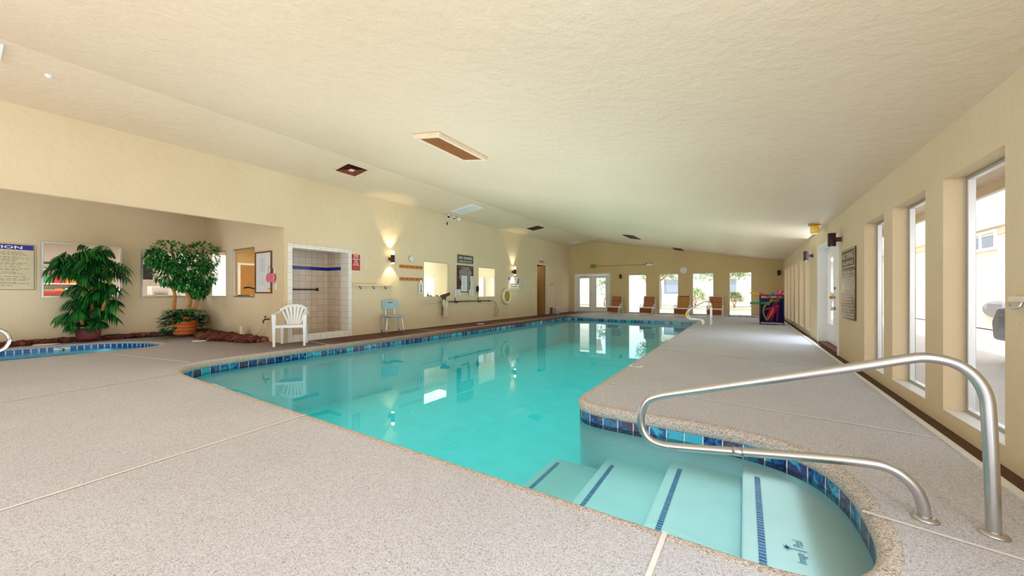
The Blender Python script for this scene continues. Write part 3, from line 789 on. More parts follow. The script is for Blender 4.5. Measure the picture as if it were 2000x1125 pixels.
# ---------------------------------------------------------------- pool noodle cart
navy = simple('navy_tube', (28,26,78), .5, var=.1); mesh_m = simple('blue_mesh_fabric', (38,36,130), .8, var=.25, scale=40)
CX, CY = .79, 15.45
t = thing('noodle_cart', 'navy mesh cart on casters full of foam noodles in the far right corner', 'cart', (CX,CY,0))
w2, d2_, h_ = .32, .31, 1.0
for sx in (-1,1):
    for sy in (-1,1):
        mb = MB(); mb.tube([(sx*w2,sy*d2_,.08),(sx*w2,sy*d2_,h_)], .016, 10); mb.build('post', navy, t)
        mb = MB(); mb.cyl((sx*w2-.012,sy*d2_-.03,.035),(sx*w2+.012,sy*d2_-.03,.035),.035,n=14); mb.cyl((sx*w2,sy*d2_,.1),(sx*w2,sy*d2_-.03,.05),.012,n=8); mb.build('caster', M['black'], t)
for z in (.09, .88, 1.0):
    mb = MB()
    P = [(-w2,-d2_,z),(w2,-d2_,z),(w2,d2_,z),(-w2,d2_,z)]
    if z == .88: mb.tube([P[0],P[1],P[2],P[3]], .012, 8)
    else: mb.tube(P, .014, 8, closed=True)
    mb.build('frame_rail', navy, t)
mb = MB(); mb.box(-w2,w2,-d2_,d2_,.085,.10); mb.build('base_panel', mesh_m, t)
mb = MB(); mb.box(-w2,w2,d2_-.004,d2_,.10,.88); mb.build('back_panel', mesh_m, t)
for sx in (-1,1):
    mb = MB(); mb.box(sx*w2-.002,sx*w2+.002,-d2_,d2_,.10,.88 if sx > 0 else .66); mb.build('side_panel', mesh_m, t)
# fine net on the front
mb = MB()
for k in range(11): mb.box(-w2+.64*k/10-.002,-w2+.64*k/10+.002,-d2_-.002,-d2_+.002,.10,.88)
for k in range(9): mb.box(-w2,w2,-d2_-.002,-d2_+.002,.10+.78*k/8-.002,.10+.78*k/8+.002)
mb.build('front_net', navy, t)
def foam(c): return simple('foam_%d_%d_%d' % c, c, .7, var=.05, scale=30)
NO = [('magenta',(214,30,130),.09,[(-.18,.12),(-.05,.45),(.18,.82)],'slanting up from the lower left'),
 ('magenta',(206,24,122),.03,[(.16,.12),(.17,.42),(.22,.64)],'standing upright at the right side'),
 ('magenta',(220,40,140),-.03,[(-.02,.12),(.08,.4),(.16,.60)],'leaning beside the upright one'),
 ('crimson',(224,36,70),-.09,[(-.22,.50),(.0,.56),(.22,.64)],'lying across the middle'),
 ('red',(226,50,40),-.15,[(-.17,.16),(-.05,.38),(.01,.52)],'short and slanting at the centre'),
 ('orange',(240,130,50),-.21,[(-.12,.16),(.0,.38),(.05,.56)],'slanting in front of the red one'),
 ('olive green',(122,140,52),-.27,[(-.12,.14),(-.24,.34),(-.25,.56),(-.08,.78),(.22,.86)],'bent in a wide curve on the left'),
 ('green',(96,150,60),.03,[(.24,.76),(.0,.80),(-.2,.66),(-.22,.5)],'arching below the top rail'),
 ('blue',(40,44,150),.21,[(-.24,.40),(.0,.62),(.24,.76)],'behind the others in the middle'),
 ('violet',(130,40,150),.265,[(-.2,.14),(-.2,.5),(-.1,.8)],'standing at the back left'),
 ('pink',(238,84,150),.15,[(.14,.5),(.17,.9),(.20,1.20)],'poking straight up at the right'),
 ('hot pink',(232,50,110),-.03,[(.14,.74),(.21,.98),(.34,1.13)],'sticking out toward the window wall'),
 ('rose',(244,120,160),.265,[(.16,.6),(.215,.95),(.25,1.17)],'second one poking up at the right'),
 ('bright pink',(236,70,120),.03,[(.02,.90),(-.16,.98),(-.34,1.09)],'slanting over the left top rail'),
 ('yellow',(238,206,40),.10,[(-.30,1.045),(-.44,1.06),(-.62,1.075)],'pointing left above the cart'),
 ('teal green',(40,166,112),.15,[(-.10,.715),(-.30,.715),(-.62,.715)],'thick and pointing left out of the side'),
 ('lime yellow',(196,190,60),-.15,[(-.1,.66),(-.02,.82),(.05,.96)],'standing at the top centre')]
for col, c, yy, pts, how in NO:
    o = MB().tube(smooth_path([(CX+p[0],CY+yy,p[1]) for p in pts],2), .042 if 'teal' in col else .028, 10).build('pool_noodle', foam(c))
    tag(o, '%s foam noodle %s in the navy cart' % (col, how), 'pool noodle', 'foam noodles in the cart')
o = MB().lathe([(0,-.06)]+[(.06*math.sin(PI*k/10),-.06*math.cos(PI*k/10)) for k in range(1,10)]+[(0,.06)], (CX+.04,CY-.02,1.035), 16).build('ball', foam((40,140,210)))
tag(o, 'small blue ball on top of the noodle cart', 'ball')

# ---------------------------------------------------------------- depth markers and small things on the deck
def marker(loc, rz, s, label, floorm=True, w=.2, h=.1):
    t = thing('depth_marker', label, 'depth marker', loc, rz)
    mb = MB()
    if floorm: mb.box(-w/2,w/2,-h/2,h/2,0,.004)
    else: mb.box(-w/2,w/2,-.004,0,-h/2,h/2)
    mb.build('plate', M['white'], t)
    mb = MB(); X = Matrix.Rotation(-PI/2,4,'X') if floorm else Matrix.Identity(4)
    if floorm: write(mb, s, 0, 0, w*.7, h*.6, 0, Matrix.Translation((0,0,.0055)) @ X)
    else: write(mb, s, 0, 0, w*.4, h*.7, -.006)
    mb.build('lettering', M['black'], t)
marker((-1.36,5.62,.0), .0, '4FT', 'white depth tile on the deck at the right pool edge', w=.19, h=.15)
marker((-1.36,11.9,.0), .0, '5FT', 'white depth tile on the deck near the far pool rails', w=.19, h=.13)
marker((-7.30,5.55,-.165), PI/2, '0', 'white number tile in the near left pool tile band', False, .15, .14)
marker((-7.14,13.6,-.165), PI/2, '3', 'white number tile at the far left of the pool tile band', False, .15, .14)
marker((-12.06,1.46,-.11), PI/2, '3', 'white number tile in the tile band of the spa', False, .22, .12)
o = MB().lathe([(0,.02),(.17,.018),(.19,.008),(.19,0),(0,0)], (-12.40,1.30,.001), 28).build('skimmer_lid', M['white']); tag(o, 'round white skimmer lid beside the spa', 'lid')
o = MB().lathe([(0,.012),(.13,.012),(.145,.006),(.145,0),(0,0)], (-10.4,3.25,.001), 28).build('skimmer_lid', M['white']); tag(o, 'round white skimmer lid in front of the ficus basket', 'lid')
o = MB().lathe([(0,.01),(.12,.01),(.13,.005),(.13,0),(0,0)], (-7.75,10.2,.001), 28).build('skimmer_lid', M['white']); tag(o, 'round white skimmer lid on the left walkway by the wall pole', 'lid')
# ---------------------------------------------------------------- things on the walls
rng = random.Random(5)
def on_left(y, z): return (XL, y, z)
def on_right(y, z): return (XR, y, z)
def on_far(x, z): return (x, YF, z)
board_black = simple('black_green_board', (44,48,40), .35, var=.1); board_brown = simple('dark_brown_board', (64,34,34), .35, var=.1)
ink_white = simple('white_ink', (238,236,230), .5, var=.02); paper = simple('white_paper', (236,236,240), .7, var=.02); ink = simple('dark_ink', (70,66,72), .7); faint = simple('faint_ink', (150,140,124), .7, var=.1)
red_b = simple('red_board', (176,30,34), .4, var=.06); blue_ink = simple('blue_ink', (24,40,140), .5)
def frame_parts(mb, w, h, t, y):
    for a,b,c,e in ((-w/2,w/2,-h/2,-h/2+t),(-w/2,w/2,h/2-t,h/2),(-w/2,-w/2+t,-h/2+t,h/2-t),(w/2-t,w/2,-h/2+t,h/2-t)): mb.box(a,b,y-.002,y,c,e)
def no_diving(pos, rz, w, h, board, inkm, edge, label):
    t = thing('warning_sign', label, 'sign', pos, rz)
    mb = MB(); mb.box(-w/2,w/2,-.018,.001,-h/2,h/2); mb.build('board', board, t)
    mb = MB(); frame_parts(mb, w-.02, h-.02, .012, -.0182); mb.build('border', edge, t)
    mb = MB(); write(mb, 'NO DIVING', 0, h*.13, w*.82, h*.32, -.0205, grow=.003); write(mb, 'SHALLOW POOL', 0, -h*.24, w*.8, h*.2, -.0205, grow=.002); mb.build('lettering', inkm, t)
def rules(pos, rz, w, h, board, inkm, edge, label):
    t = thing('rules_sign', label, 'sign', pos, rz)
    mb = MB(); mb.box(-w/2,w/2,-.018,.001,-h/2,h/2); mb.build('board', board, t)
    mb = MB()
    for a,b in ((-w*.46,-w*.24),(w*.24,w*.46)): mb.box(a,b,-.02,-.018,h*.43,h*.438)
    mb.build('border', edge, t)
    mb = MB(); write(mb, 'POOL RULES', 0, h*.43, w*.42, h*.045, -.0205, grow=.002)
    for k in range(15):
        z = h*(.36-.058*k); wd = w*rng.choice((.42,.36,.25,.40,.3)); scribble(mb, -wd, wd, z, h*.022, -.0205, rng, .05)
    mb.build('lettering', inkm, t)
no_diving(on_left(10.16,2.27), LW, .88, .31, board_black, ink_white, M['cream'], 'black NO DIVING SHALLOW POOL board between the two office windows')
rules(on_left(10.15,1.57), LW, .90, .94, board_brown, ink_white, ink_white, 'dark brown POOL RULES board with papers taped over it on the left wall')
mirror = simple('bronze_mirror_board', (112,88,62), .12, .75, var=.1); pale_ink = simple('pale_ink', (214,210,196), .4, var=.03)
no_diving(on_right(7.66,1.63), RW, .88, .30, mirror, pale_ink, pale_ink, 'bronze mirror NO DIVING SHALLOW POOL board beside the right door')
rules(on_right(7.66,1.075), RW, .88, .79, mirror, pale_ink, pale_ink, 'bronze mirror POOL RULES board beside the right door')
def sheet(pos, rz, w, h, y, label, group=None, extra=None, hd=True):
    t = thing('paper_sign', label, 'notice', pos, rz, group)
    mb = MB(); mb.box(-w/2,w/2,-y-.003,-y,-h/2,h/2); mb.build('sheet', paper, t)
    mb = MB(); n_ = max(3, int(h/.05))
    for k in range(n_): 
        wd = w*rng.uniform(.2,.4); scribble(mb, -wd, wd, h*(.4-.8*k/(n_-1)), h/n_*.35, -y-.0045, rng, .03)
    mb.build('print', faint, t)
    return t
sheet(on_left(10.07,1.40), LW, .29, .54, .025, 'long white sheet taped over the middle of the brown rules board')
sheet(on_left(10.50,1.43), LW, .16, .50, .025, 'narrow white sheet taped over the right edge of the brown rules board')
sheet(on_left(9.72,1.085), LW, .29, .24, .025, 'small white sheet under the left corner of the brown rules board')
sheet(on_left(10.46,1.07), LW, .24, .23, .032, 'small white sheet under the right corner of the brown rules board')
# red sign by the shower
t = thing('shower_sign', 'red PLEASE DO NOT SHAMPOO sign beside the shower stall', 'sign', on_left(5.80,1.865), LW)
mb = MB(); mb.box(-.115,.115,-.008,.001,-.10,.20); mb.build('board', red_b, t); 
mb = MB(); mb.box(-.115,.115,-.01,.001,-.205,-.105); mb.build('lower_board', red_b, t)
mb = MB()
for k, s_ in enumerate(('PLEASE','DO NOT','SHAMPOO','HAIR','IN THE','SHOWER')): write(mb, s_, 0, .172-.048*k, (.14,.13,.19,.10,.12,.17)[k], .034, -.0095, grow=.002)
mb.build('lettering', ink_white, t)
mb = MB()
for k in range(3): scribble(mb, -.08, .08, -.13-.025*k, .009, -.0115, rng, .03)
mb.build('small_print', simple('pink_ink', (226,120,110), .5), t)
t = thing('access_plate', 'cream metal access plate right of the red shower sign', 'plate', on_left(6.10,1.85), LW)
mb = MB(); mb.rbox(-.10,.10,-.008,.001,-.14,.14,.015); mb.build('plate', M['cream'], t, bevel=.002)
mb = MB()
for x in (-.085,.085):
    for z in (-.12,.12): mb.disc((x,-.0105,z), .007, 10, 'y', .003)
mb.build('screws', M['dark'], t)
# towel shelf with hooks
t = thing('hook_rail', 'cream wooden shelf rail with three black hooks above the shower chair', 'hook rail', on_left(6.30,1.287), LW)
mb = MB(); mb.box(-.62,.62,-.10,.001,-.02,.02); mb.build('shelf', simple('cream_rail', (232,216,182), .45, var=.03), t, bevel=.006)
for x in (-.42,-.02,.36):
    mb = MB(); mb.tube(smooth_path([(x,-.05,-.02),(x,-.05,-.07),(x,-.085,-.10),(x,-.11,-.075)],2), .009, 8); mb.lathe([(0,-.012),(.012,0),(0,.012)], (x,-.112,-.07), 8); mb.build('hook', M['black'], t)
# peg rails
for z, lab in ((1.85,'upper orange wood peg rail left of the first office window'),(1.487,'lower orange wood peg rail holding the white tag')):
    t = thing('peg_rail', lab, 'peg rail', on_left(7.645,z), LW, 'wooden peg rails')
    mb = MB(); mb.box(-.445,.445,-.025,.001,-.045,.045); mb.build('board', M['orange_wood'], t, bevel=.004)
    for k in range(5):
        mb = MB(); x = -.36+.18*k; mb.cyl((x,-.024,.0),(x,-.06,.012),.009,n=8); mb.build('peg', M['brown_wood'], t)
t = thing('hanging_tag', 'white bottle-shaped tag with dark upright letters hanging from the lower peg rail', 'tag', (XL+.035,8.0,1.245), LW)
mb = MB(); mb.prism([(-.075,-.19),(.075,-.19),(.085,-.17),(.085,.13),(.04,.17),(.035,.23),(-.035,.23),(-.04,.17),(-.085,.13),(-.085,-.17)], -.006, .006); mb.build('plate', M['white'], t, bevel=.002)
mb = MB(); write(mb, 'LUPONES', 0, 0, .27, .075, 0, Matrix.Translation((0,-.0085,-.025)) @ Matrix.Rotation(PI/2,4,'Y'), grow=.002); mb.build('lettering', simple('navy_ink', (40,44,84), .5), t)
# round dial
def clock(pos, rz, r, label, rim):
    t = thing('wall_clock', label, 'clock', pos, rz)
    mb = MB(); mb.cyl((0,.001,0),(0,-.03,0), r, n=32, smooth=False); mb.build('case', rim, t)
    mb = MB(); mb.disc((0,-.034,0), r*.88, 32, 'y', .003); mb.build('face', M['white'], t)
    mb = MB()
    for k in range(12):
        a = k*PI/6; T = Matrix.Translation((r*.72*math.sin(a),-.0355,r*.72*math.cos(a))) @ Matrix.Rotation(a,4,'Y'); mb.box(-r*.03,r*.03,0,.001,-r*.09,r*.09,T)
    o = mb.build('hour_marks', M['dark'], t)
    for a, l in ((.9,.5),(3.6,.68)):
        mb = MB(); T = Matrix.Translation((0,-.0375,0)) @ Matrix.Rotation(a,4,'Y'); mb.box(-r*.03,r*.03,0,.001,-.01,r*l,T); mb.build('hand', M['black'], t)
clock(on_left(7.64,2.09), LW, .095, 'small round white dial clock above the peg rails', M['alu'])
clock(on_far(-2.483,2.165), FW, .15, 'round white clock above the end windows', M['white'])
# sconces
opal = glow('lit_opal_glass', (255,236,180), 9.0)
def sconce(pos, rz, label, lit):
    t = thing('wall_sconce', label, 'wall lamp', pos, rz, 'cylinder wall lamps' )
    mb = MB(); mb.cyl((0,.001,0),(0,-.012,0),.05,n=20); mb.build('back_plate', M['brass'], t)
    mb = MB(); mb.box(-.03,.03,-.09,-.01,-.035,.035); mb.build('bracket', M['bronze'], t, bevel=.004)
    mb = MB(); c = (0,-.13,0)
    mb.lathe([(.055,-.11),(.055,.11),(.049,.11),(.049,.04),(0,.04)], c, 24); mb.lathe([(.055,-.11),(.049,-.11),(.049,-.04),(0,-.04)], c, 24); mb.build('cylinder', M['bronze'], t)
    if lit:
        mb = MB(); mb.lathe([(0,.05),(.044,.05),(.044,.20),(.03,.215),(0,.215)], c, 20); mb.build('glow_top', opal, t)  # glowing top added for the bright spot on the wall above
        mb = MB(); mb.lathe([(0,-.05),(.044,-.05),(.044,-.125),(.025,-.138),(0,-.14)], c, 20); mb.build('glass_bottom', opal, t)
    else:
        mb = MB(); mb.lathe([(0,-.06),(.03,-.06),(.03,-.10),(.0,-.12)], c, 16); mb.build('bulb', M['white'], t)
    return t
sconce(on_left(6.86,2.03), LW, 'lit wall lamp above the shower chair', True)
sconce(on_left(13.30,1.97), LW, 'lit wall lamp above the life ring', True)
sconce(on_far(-5.49,1.93), FW, 'unlit bronze wall lamp between the French doors and the end windows', False)
sconce(on_far(1.25,1.93), FW, 'unlit bronze wall lamp in the far right corner', False)
sconce(on_right(8.16,1.99), RW, 'unlit bronze wall lamp above the right mirror boards', False)
sconce(on_right(11.2,1.97), RW, 'unlit bronze wall lamp beyond the right door', False)
# pool pole with skimmer net and hose
t = thing('pool_pole', 'long pool skimmer pole hung on brackets below the office windows', 'pool pole', (XL,8.0,.785), LW)
mb = MB(); mb.tube([(0,-.09,.0),(1.25,-.09,.0)], .014, 10); mb.build('inner_pole', M['alu'], t)
mb = MB(); mb.tube([(1.2,-.09,.0),(3.55,-.09,-.01)], .02, 10); mb.build('outer_pole', simple('blue_grey_pole', (52,60,78), .4), t)
for x in (1.6, 2.9):
    mb = MB(); mb.box(x-.02,x+.02,-.12,.001,-.05,-.02); mb.box(x-.02,x+.02,-.125,-.11,-.05,.02); mb.box(x-.02,x+.02,-.012,.001,-.05,.12); mb.build('bracket', M['dark'], t)
t = thing('leaf_rake', 'dark triangular leaf rake with cream net hanging over the pool pole', 'leaf rake', (XL+.09,9.03,.80), LW)
mb = MB(); mb.prism([(-.30,.20),(.16,.30),(.16,.20),(.0,.16),(-.06,.02),(-.12,.02),(-.20,.10)], -.06, -.035); mb.build('frame', simple('dark_olive_plastic', (74,62,40), .6), t)
mb = MB(); vs = []; fs = []
for i in range(9):
    z = .05-.60*i/8
    for j in range(7):
        u = j/6; w_ = .10+.05*math.sin(i*.9); vs.append((-.06+.02*i/8+(u-.5)*2*w_*(1-.25*i/8), -.055-.03*math.sin(u*PI*3), z+.04*math.sin(u*5)))
for i in range(8):
    for j in range(6): fs.append((i*7+j,i*7+j+1,(i+1)*7+j+1,(i+1)*7+j))
mb.add(vs, fs, None, True); o = mb.build('net', simple('cream_net', (222,208,178), .8, var=.12, scale=30), t); q = o.modifiers.new('thick','SOLIDIFY'); q.thickness = .01
mb = MB(); mb.tube(smooth_path([(-.12,-.05,.0),(-.2,-.05,-.2),(-.22,-.05,-.44)],2), .016, 8); mb.build('strap', M['dark'], t)
t = thing('vacuum_hose', 'thin grey hose looped down from the end of the pool pole', 'hose', (XL,11.55,.77), LW)
mb = MB(); mb.tube(smooth_path([(0,-.09,0),(.25,-.08,.0),(.45,-.07,-.12),(.58,-.06,-.38),(.52,-.05,-.60),(.38,-.05,-.62),(.36,-.05,-.45),(.40,-.06,-.20)],3), .010, 8); mb.box(-.03,.0,-.095,.001,-.03,.03); mb.build('hose', simple('grey_hose', (140,132,116), .6), t)
# life ring
t = thing('life_ring', 'cream life ring with yellow rope hung on the left wall', 'life ring', (XL,12.76,.93), LW)
mb = MB(); mb.torus((0,-.07,0), .27, .062, 'y', 36, 14); mb.build('ring', simple('cream_ring', (236,226,192), .5, var=.04), t)
yel = simple('yellow_rope', (212,180,60), .7, var=.1)
mb = MB(); mb.torus((0,-.07,0), .175, .018, 'y', 30, 8); mb.build('rope_coil', yel, t)
mb = MB(); mb.tube(smooth_path([(-.14,-.06,.10),(.02,-.06,.0),(-.06,-.06,-.14),(.08,-.06,.14),(.10,-.06,-.08)],2), .022, 8); mb.build('rope_tangle', yel, t)
for a in (45,135,225,315):
    mb = MB(); A = math.radians(a); mb.torus((.27*math.cos(A),-.07,.27*math.sin(A)), .064, .01, 'z', 16, 6, Matrix.Translation((0,0,0))); mb.build('band', yel, t)
mb = MB(); mb.box(-.02,.02,-.06,.001,.22,.28); mb.build('bracket', M['dark'], t)
# safety poster
t = thing('safety_poster', 'white poster with blue corner pictures above the life ring', 'poster', on_left(13.40,1.47), LW)
mb = MB(); mb.box(-.44,.44,-.012,.001,-.29,.29); mb.build('board', simple('poster_white', (240,236,232), .5, var=.02), t)
mb = MB(); mb.box(-.42,-.34,-.014,-.012,.16,.27); mb.box(.34,.42,-.014,-.012,.12,.25); mb.box(.30,.40,-.014,-.012,.0,.12); mb.build('corner_pictures', simple('poster_blue', (40,60,130), .5, var=.2), t)
mb = MB()
for z, w_, h__ in ((.16,.1,.012),(.07,.2,.012),(-.02,.26,.05),(-.12,.22,.05),(-.22,.34,.014),(-.25,.3,.014)): scribble(mb, -w_, w_, z, h__, -.0145, rng, .06)
mb.build('print', simple('mauve_ink', (120,96,112), .6), t)
t = thing('fuse_box', 'cream metal panel box with a notched cover left of the open doorway', 'panel box', on_left(14.50,1.46), LW)
mb = MB(); mb.box(-.21,.21,-.05,.001,-.26,.25); mb.build('box', M['cream'], t, bevel=.006)
mb = MB(); mb.prism([(-.18,-.2),(.18,-.2),(.18,.27),(.0,.20),(-.12,.28),(-.18,.28)], -.062, -.05); mb.build('cover', simple('pale_cover', (214,204,180), .5), t)
def switch(pos, rz, label, w=.08, h=.12):
    t = thing('light_switch', label, 'switch', pos, rz)
    mb = MB(); mb.rbox(-w/2,w/2,-.008,.001,-h/2,h/2,.012); mb.build('plate', M['white'], t, bevel=.002)
    mb = MB(); mb.box(-.012,.012,-.014,-.008,-.025,.025); mb.build('toggle', M['cream'], t, bevel=.002)
switch(on_left(15.16,1.18), LW, 'white light switch just left of the open doorway')
t = thing('door_label', 'small red and white label above the open doorway', 'label', on_left(16.0,2.60), LW)
mb = MB(); mb.box(-.25,.25,-.008,.001,-.045,.045); mb.build('plate', simple('label_plate', (224,150,140), .5), t)
mb = MB(); write(mb, 'EXTRA', 0, 0, .42, .06, -.0095, grow=.003); mb.build('lettering', simple('label_red', (170,30,40), .5), t)
t = thing('robe_hook', 'small double dark hook just right of the open doorway', 'hook', on_left(17.0,1.49), LW)
for x in (-.07,.1):
    mb = MB(); mb.tube(smooth_path([(x,.001,.03),(x,-.03,.02),(x,-.05,-.02),(x,-.07,.01)],2), .012, 8); mb.build('prong', M['dark'], t)
mb = MB(); mb.box(-.12,.14,-.008,.001,.0,.04); mb.build('plate', M['cream'], t)
mb = MB(); mb.lathe([(0,0),(.11,0),(.135,.30),(.15,.31),(.15,.34),(.13,.34),(.125,.32),(.105,.02),(0,.02)], (0,0,0), 24)
t = thing('waste_bin', 'white plastic bin at the far end of the left wall', 'bin', (-8.12,17.15,0)); mb.build('bucket', M['plastic'], t)
mb = MB(); mb.lathe([(.152,.325),(.158,.335),(.152,.345)], (0,0,0), 24); mb.build('rim', M['white'], t)
t = thing('door_stop_post', 'short brown wood post beside the white bin', 'post', (XL+.06,16.95,0))
mb = MB(); mb.box(-.04,.04,-.05,.05,0,.30); mb.build('post', M['brown_wood'], t, bevel=.006); mb = MB(); mb.box(-.045,.045,-.055,.055,.30,.315); mb.build('cap', M['brown_wood'], t)
t = thing('wall_phone', 'black wall phone left of the second office window', 'phone', on_left(10.83,1.22), LW)
mb = MB(); mb.box(-.05,.05,-.04,.001,-.10,.10); mb.build('base', M['black'], t, bevel=.006)
mb = MB(); mb.tube(smooth_path([(0,-.05,.11),(0,-.075,.07),(0,-.075,-.04),(0,-.05,-.08)],2), .022, 10); mb.build('handset', M['bronze'], t)
mb = MB(); mb.tube(smooth_path([(0,-.05,-.10),(.02,-.05,-.16),(-.03,-.05,-.2),(-.02,-.02,-.14)],2), .008, 6); mb.build('cord', M['black'], t)
t = thing('shower_grab_bar', 'dark bronze grab bar on the back wall of the shower', 'grab bar', (SX,4.85,1.17), LW)
mb = MB(); mb.tube(smooth_path([(-.5,-.002,0),(-.5,-.06,0),(.46,-.06,0),(.46,-.002,0)],2), .018, 12); mb.build('bar', M['bronze'], t)
for x in (-.5,.46):
    mb = MB(); mb.cyl((x,-.002,0),(x,-.014,0),.045,n=20); mb.build('flange', M['bronze'], t)
# spa recess: caution board, notice board
t = thing('caution_sign', 'cream CAUTION board with a blue header at the left edge', 'sign', (SPA_X,.68,1.615), LW)
mb = MB(); mb.box(-.5,.5,-.02,.001,-.475,.475); mb.build('board', simple('cream_board', (216,202,166), .4, var=.03), t)
mb = MB(); mb.box(-.47,.47,-.022,-.02,.36,.455); mb.build('header', simple('blue_header', (20,34,150), .4), t)
mb = MB(); write(mb, 'CAUTION', .0, .407, .66, .062, -.0245, grow=.004); mb.build('lettering', ink_white, t)
mb = MB(); z = .31
for g in (3,4,2,1,2,2,0,1,2,2,1):
    for k in range(g): scribble(mb, -.45, rng.uniform(.2,.46), z, .012, -.0215, rng, .06); z -= .028
    z -= .016
mb.build('small_print', faint, t)
mb = MB(); frame_parts(mb, .97, .93, .008, -.021); mb.build('border', simple('navy_line', (60,60,90), .5), t)
t = thing('notice_board', 'white notice board in a brown wood frame beside the shower corner', 'notice board', (-9.24,SPA_Y,1.55), FW)
mb = MB()
w_, h__, f_ = .76, .95, .03
for a,b,c,e in ((-w_/2,w_/2,-h__/2,-h__/2+f_),(-w_/2,w_/2,h__/2-f_,h__/2),(-w_/2,-w_/2+f_,-h__/2+f_,h__/2-f_),(w_/2-f_,w_/2,-h__/2+f_,h__/2-f_)): mb.box(a,b,-.03,.001,c,e)
mb.build('frame', M['brown_wood'], t, bevel=.004)
mb = MB(); mb.box(-w_/2+f_,w_/2-f_,-.012,.001,-h__/2+f_,h__/2-f_); mb.build('panel', simple('board_white', (226,228,230), .5, var=.02), t)
mb = MB()
for z, a in [(.40,.06)]+[(.32-.03*k,.12) for k in range(11)]+[(-.14,.08),(-.2,.12),(-.24,.14),(-.28,.1)]: scribble(mb, -a-.05, a-.05, z, .008, -.0135, rng, .03)
mb.build('print', simple('grey_print', (170,166,176), .7), t)
mb = MB(); mb.box(.2,.33,-.016,-.012,-.40,-.35); mb.build('yellow_note', simple('yellow_note', (226,200,50), .6), t)
mb = MB(); frame_parts(mb, .11, .16, .01, -.014); o = mb.build('small_form', ink, t); o.location = (.29,0,.05)
pk = simple('pink_foam', (240,130,160), .6, var=.15, scale=30)
for x, lab in ((-.0,'pink round tag hanging on the notice board, left of the two'),(.22,'pink round tag hanging at the frame of the notice board, right of the two')):
    t = thing('hanging_tag', lab, 'tag', (-9.08+x+.08,SPA_Y-(.0185 if x < .1 else .037),1.42), FW, 'pink tags at the notice board')
    mb = MB(); mb.lathe([(0,-.006),(.10,-.006),(.105,0),(.10,.006),(0,.006)], (0,0,0), 20, Matrix.Rotation(PI/2,4,'X')); mb.build('disc', pk, t)
    mb = MB()
    for k in range(3): scribble(mb, -.06, .06, .04-.035*k, .012, -.0085, rng, .03, Matrix.Rotation(.5,4,'Y'))
    mb.build('marking', simple('deep_pink_ink', (206,60,110), .6), t)
t = thing('key_clip', 'small black and white clip hanging right of the notice board', 'clip', (-8.80,SPA_Y,1.56), FW)
mb = MB(); mb.box(-.03,.05,-.01,.001,-.06,.06); mb.build('plate', paper, t)
mb = MB(); mb.tube(smooth_path([(-.01,-.015,.06),(.02,-.015,.02),(-.02,-.015,-.02),(.0,-.015,-.06)],2), .01, 6); mb.build('clip', M['black'], t)
switch((-8.70,SPA_Y,1.22), FW, 'white switch plate right of the notice board')
t = thing('standpipe', 'short white plastic pipe standing in the rock bed below the notice board', 'pipe', (-9.92,3.88,.0))
mb = MB(); mb.cyl((0,0,0),(0,0,.31),.045,n=18); mb.build('pipe', simple('beige_pvc', (216,206,180), .5), t)
mb = MB(); mb.tube(smooth_path([(0,0,.24),(.06,0,.26),(.12,0,.22),(.13,0,.02)],2), .018, 8); mb.build('elbow', simple('tan_pvc', (188,170,130), .5), t)
t = thing('hose_tap', 'chrome hose tap with a thin hose on the wall behind the plastic armchair', 'tap', (-8.98,SPA_Y,.50), FW)
mb = MB(); mb.tube(smooth_path([(0,.001,0),(0,-.10,0),(0,-.13,-.03),(0,-.13,-.08)],2), .016, 10); mb.build('spout', M['dark'], t)
mb = MB(); mb.cyl((0,-.09,.0),(0,-.09,.06),.009,n=8); mb.cyl((-.04,-.09,.06),(.04,-.09,.06),.012,n=8); mb.build('handle', M['dark'], t)
mb = MB(); mb.tube(smooth_path([(0,-.13,-.08),(-.05,-.14,-.2),(-.25,-.16,-.36),(-.6,-.18,-.42),(-.78,-.17,-.43)],3), .011, 8); mb.build('hose', simple('pale_hose', (200,196,182), .6), t)
# end wall: exit sign, conduit, emergency light, access panel
t = thing('exit_sign', 'small green lit exit sign above the French doors', 'exit sign', on_far(-7.0,2.53), FW)
mb = MB(); mb.box(-.17,.17,-.06,.001,-.12,.12); mb.build('housing', simple('sign_yellow', (196,150,60), .5), t, bevel=.01)
mb = MB(); mb.box(-.13,.13,-.064,-.06,-.10,.10); mb.build('face', simple('sign_green', (110,150,40), .5, emit=.15), t)
mb = MB(); write(mb, 'EXIT', 0, 0, .2, .12, -.066, grow=.004); mb.build('lettering', simple('sign_dark_green', (52,80,20), .5), t)
t = thing('conduit', 'thin tan cable conduit between the exit sign and the emergency light', 'conduit', on_far(-5.53,2.525), FW)
mb = MB(); mb.tube([(-1.29,-.012,.0),(1.3,-.012,-.02)], .012, 8); mb.build('pipe', simple('tan_conduit', (168,136,80), .6), t)
for x in (-.7,.2,1.0):
    mb = MB(); mb.box(x-.02,x+.02,-.028,.001,-.025,.02); mb.build('clip', M['cream'], t)
t = thing('emergency_light', 'white emergency light with two round heads on the end wall', 'emergency light', on_far(-4.05,2.50), FW)
mb = MB(); mb.box(-.16,.16,-.07,.001,-.05,.05); mb.build('housing', M['white'], t, bevel=.01)
for x in (-.13,.13):
    mb = MB(); mb.lathe([(.03,-.05),(.055,.03),(.05,.04),(0,.04)], (x,-.11,.06), 16, Matrix.Translation((0,0,0))); hd = mb.build('lamp_head', M['white'], t)
    mb = MB(); mb.disc((x,-.16,.06), .035, 16, 'y', .008); mb.build('lens', M['dark'], hd)
t = thing('wall_hatch', 'square plaster access panel right of the emergency light', 'hatch', on_far(-3.66,2.70), FW)
mb = MB(); mb.box(-.22,.22,-.012,.001,-.26,.26); mb.build('panel', M['wall_far'], t, bevel=.003)
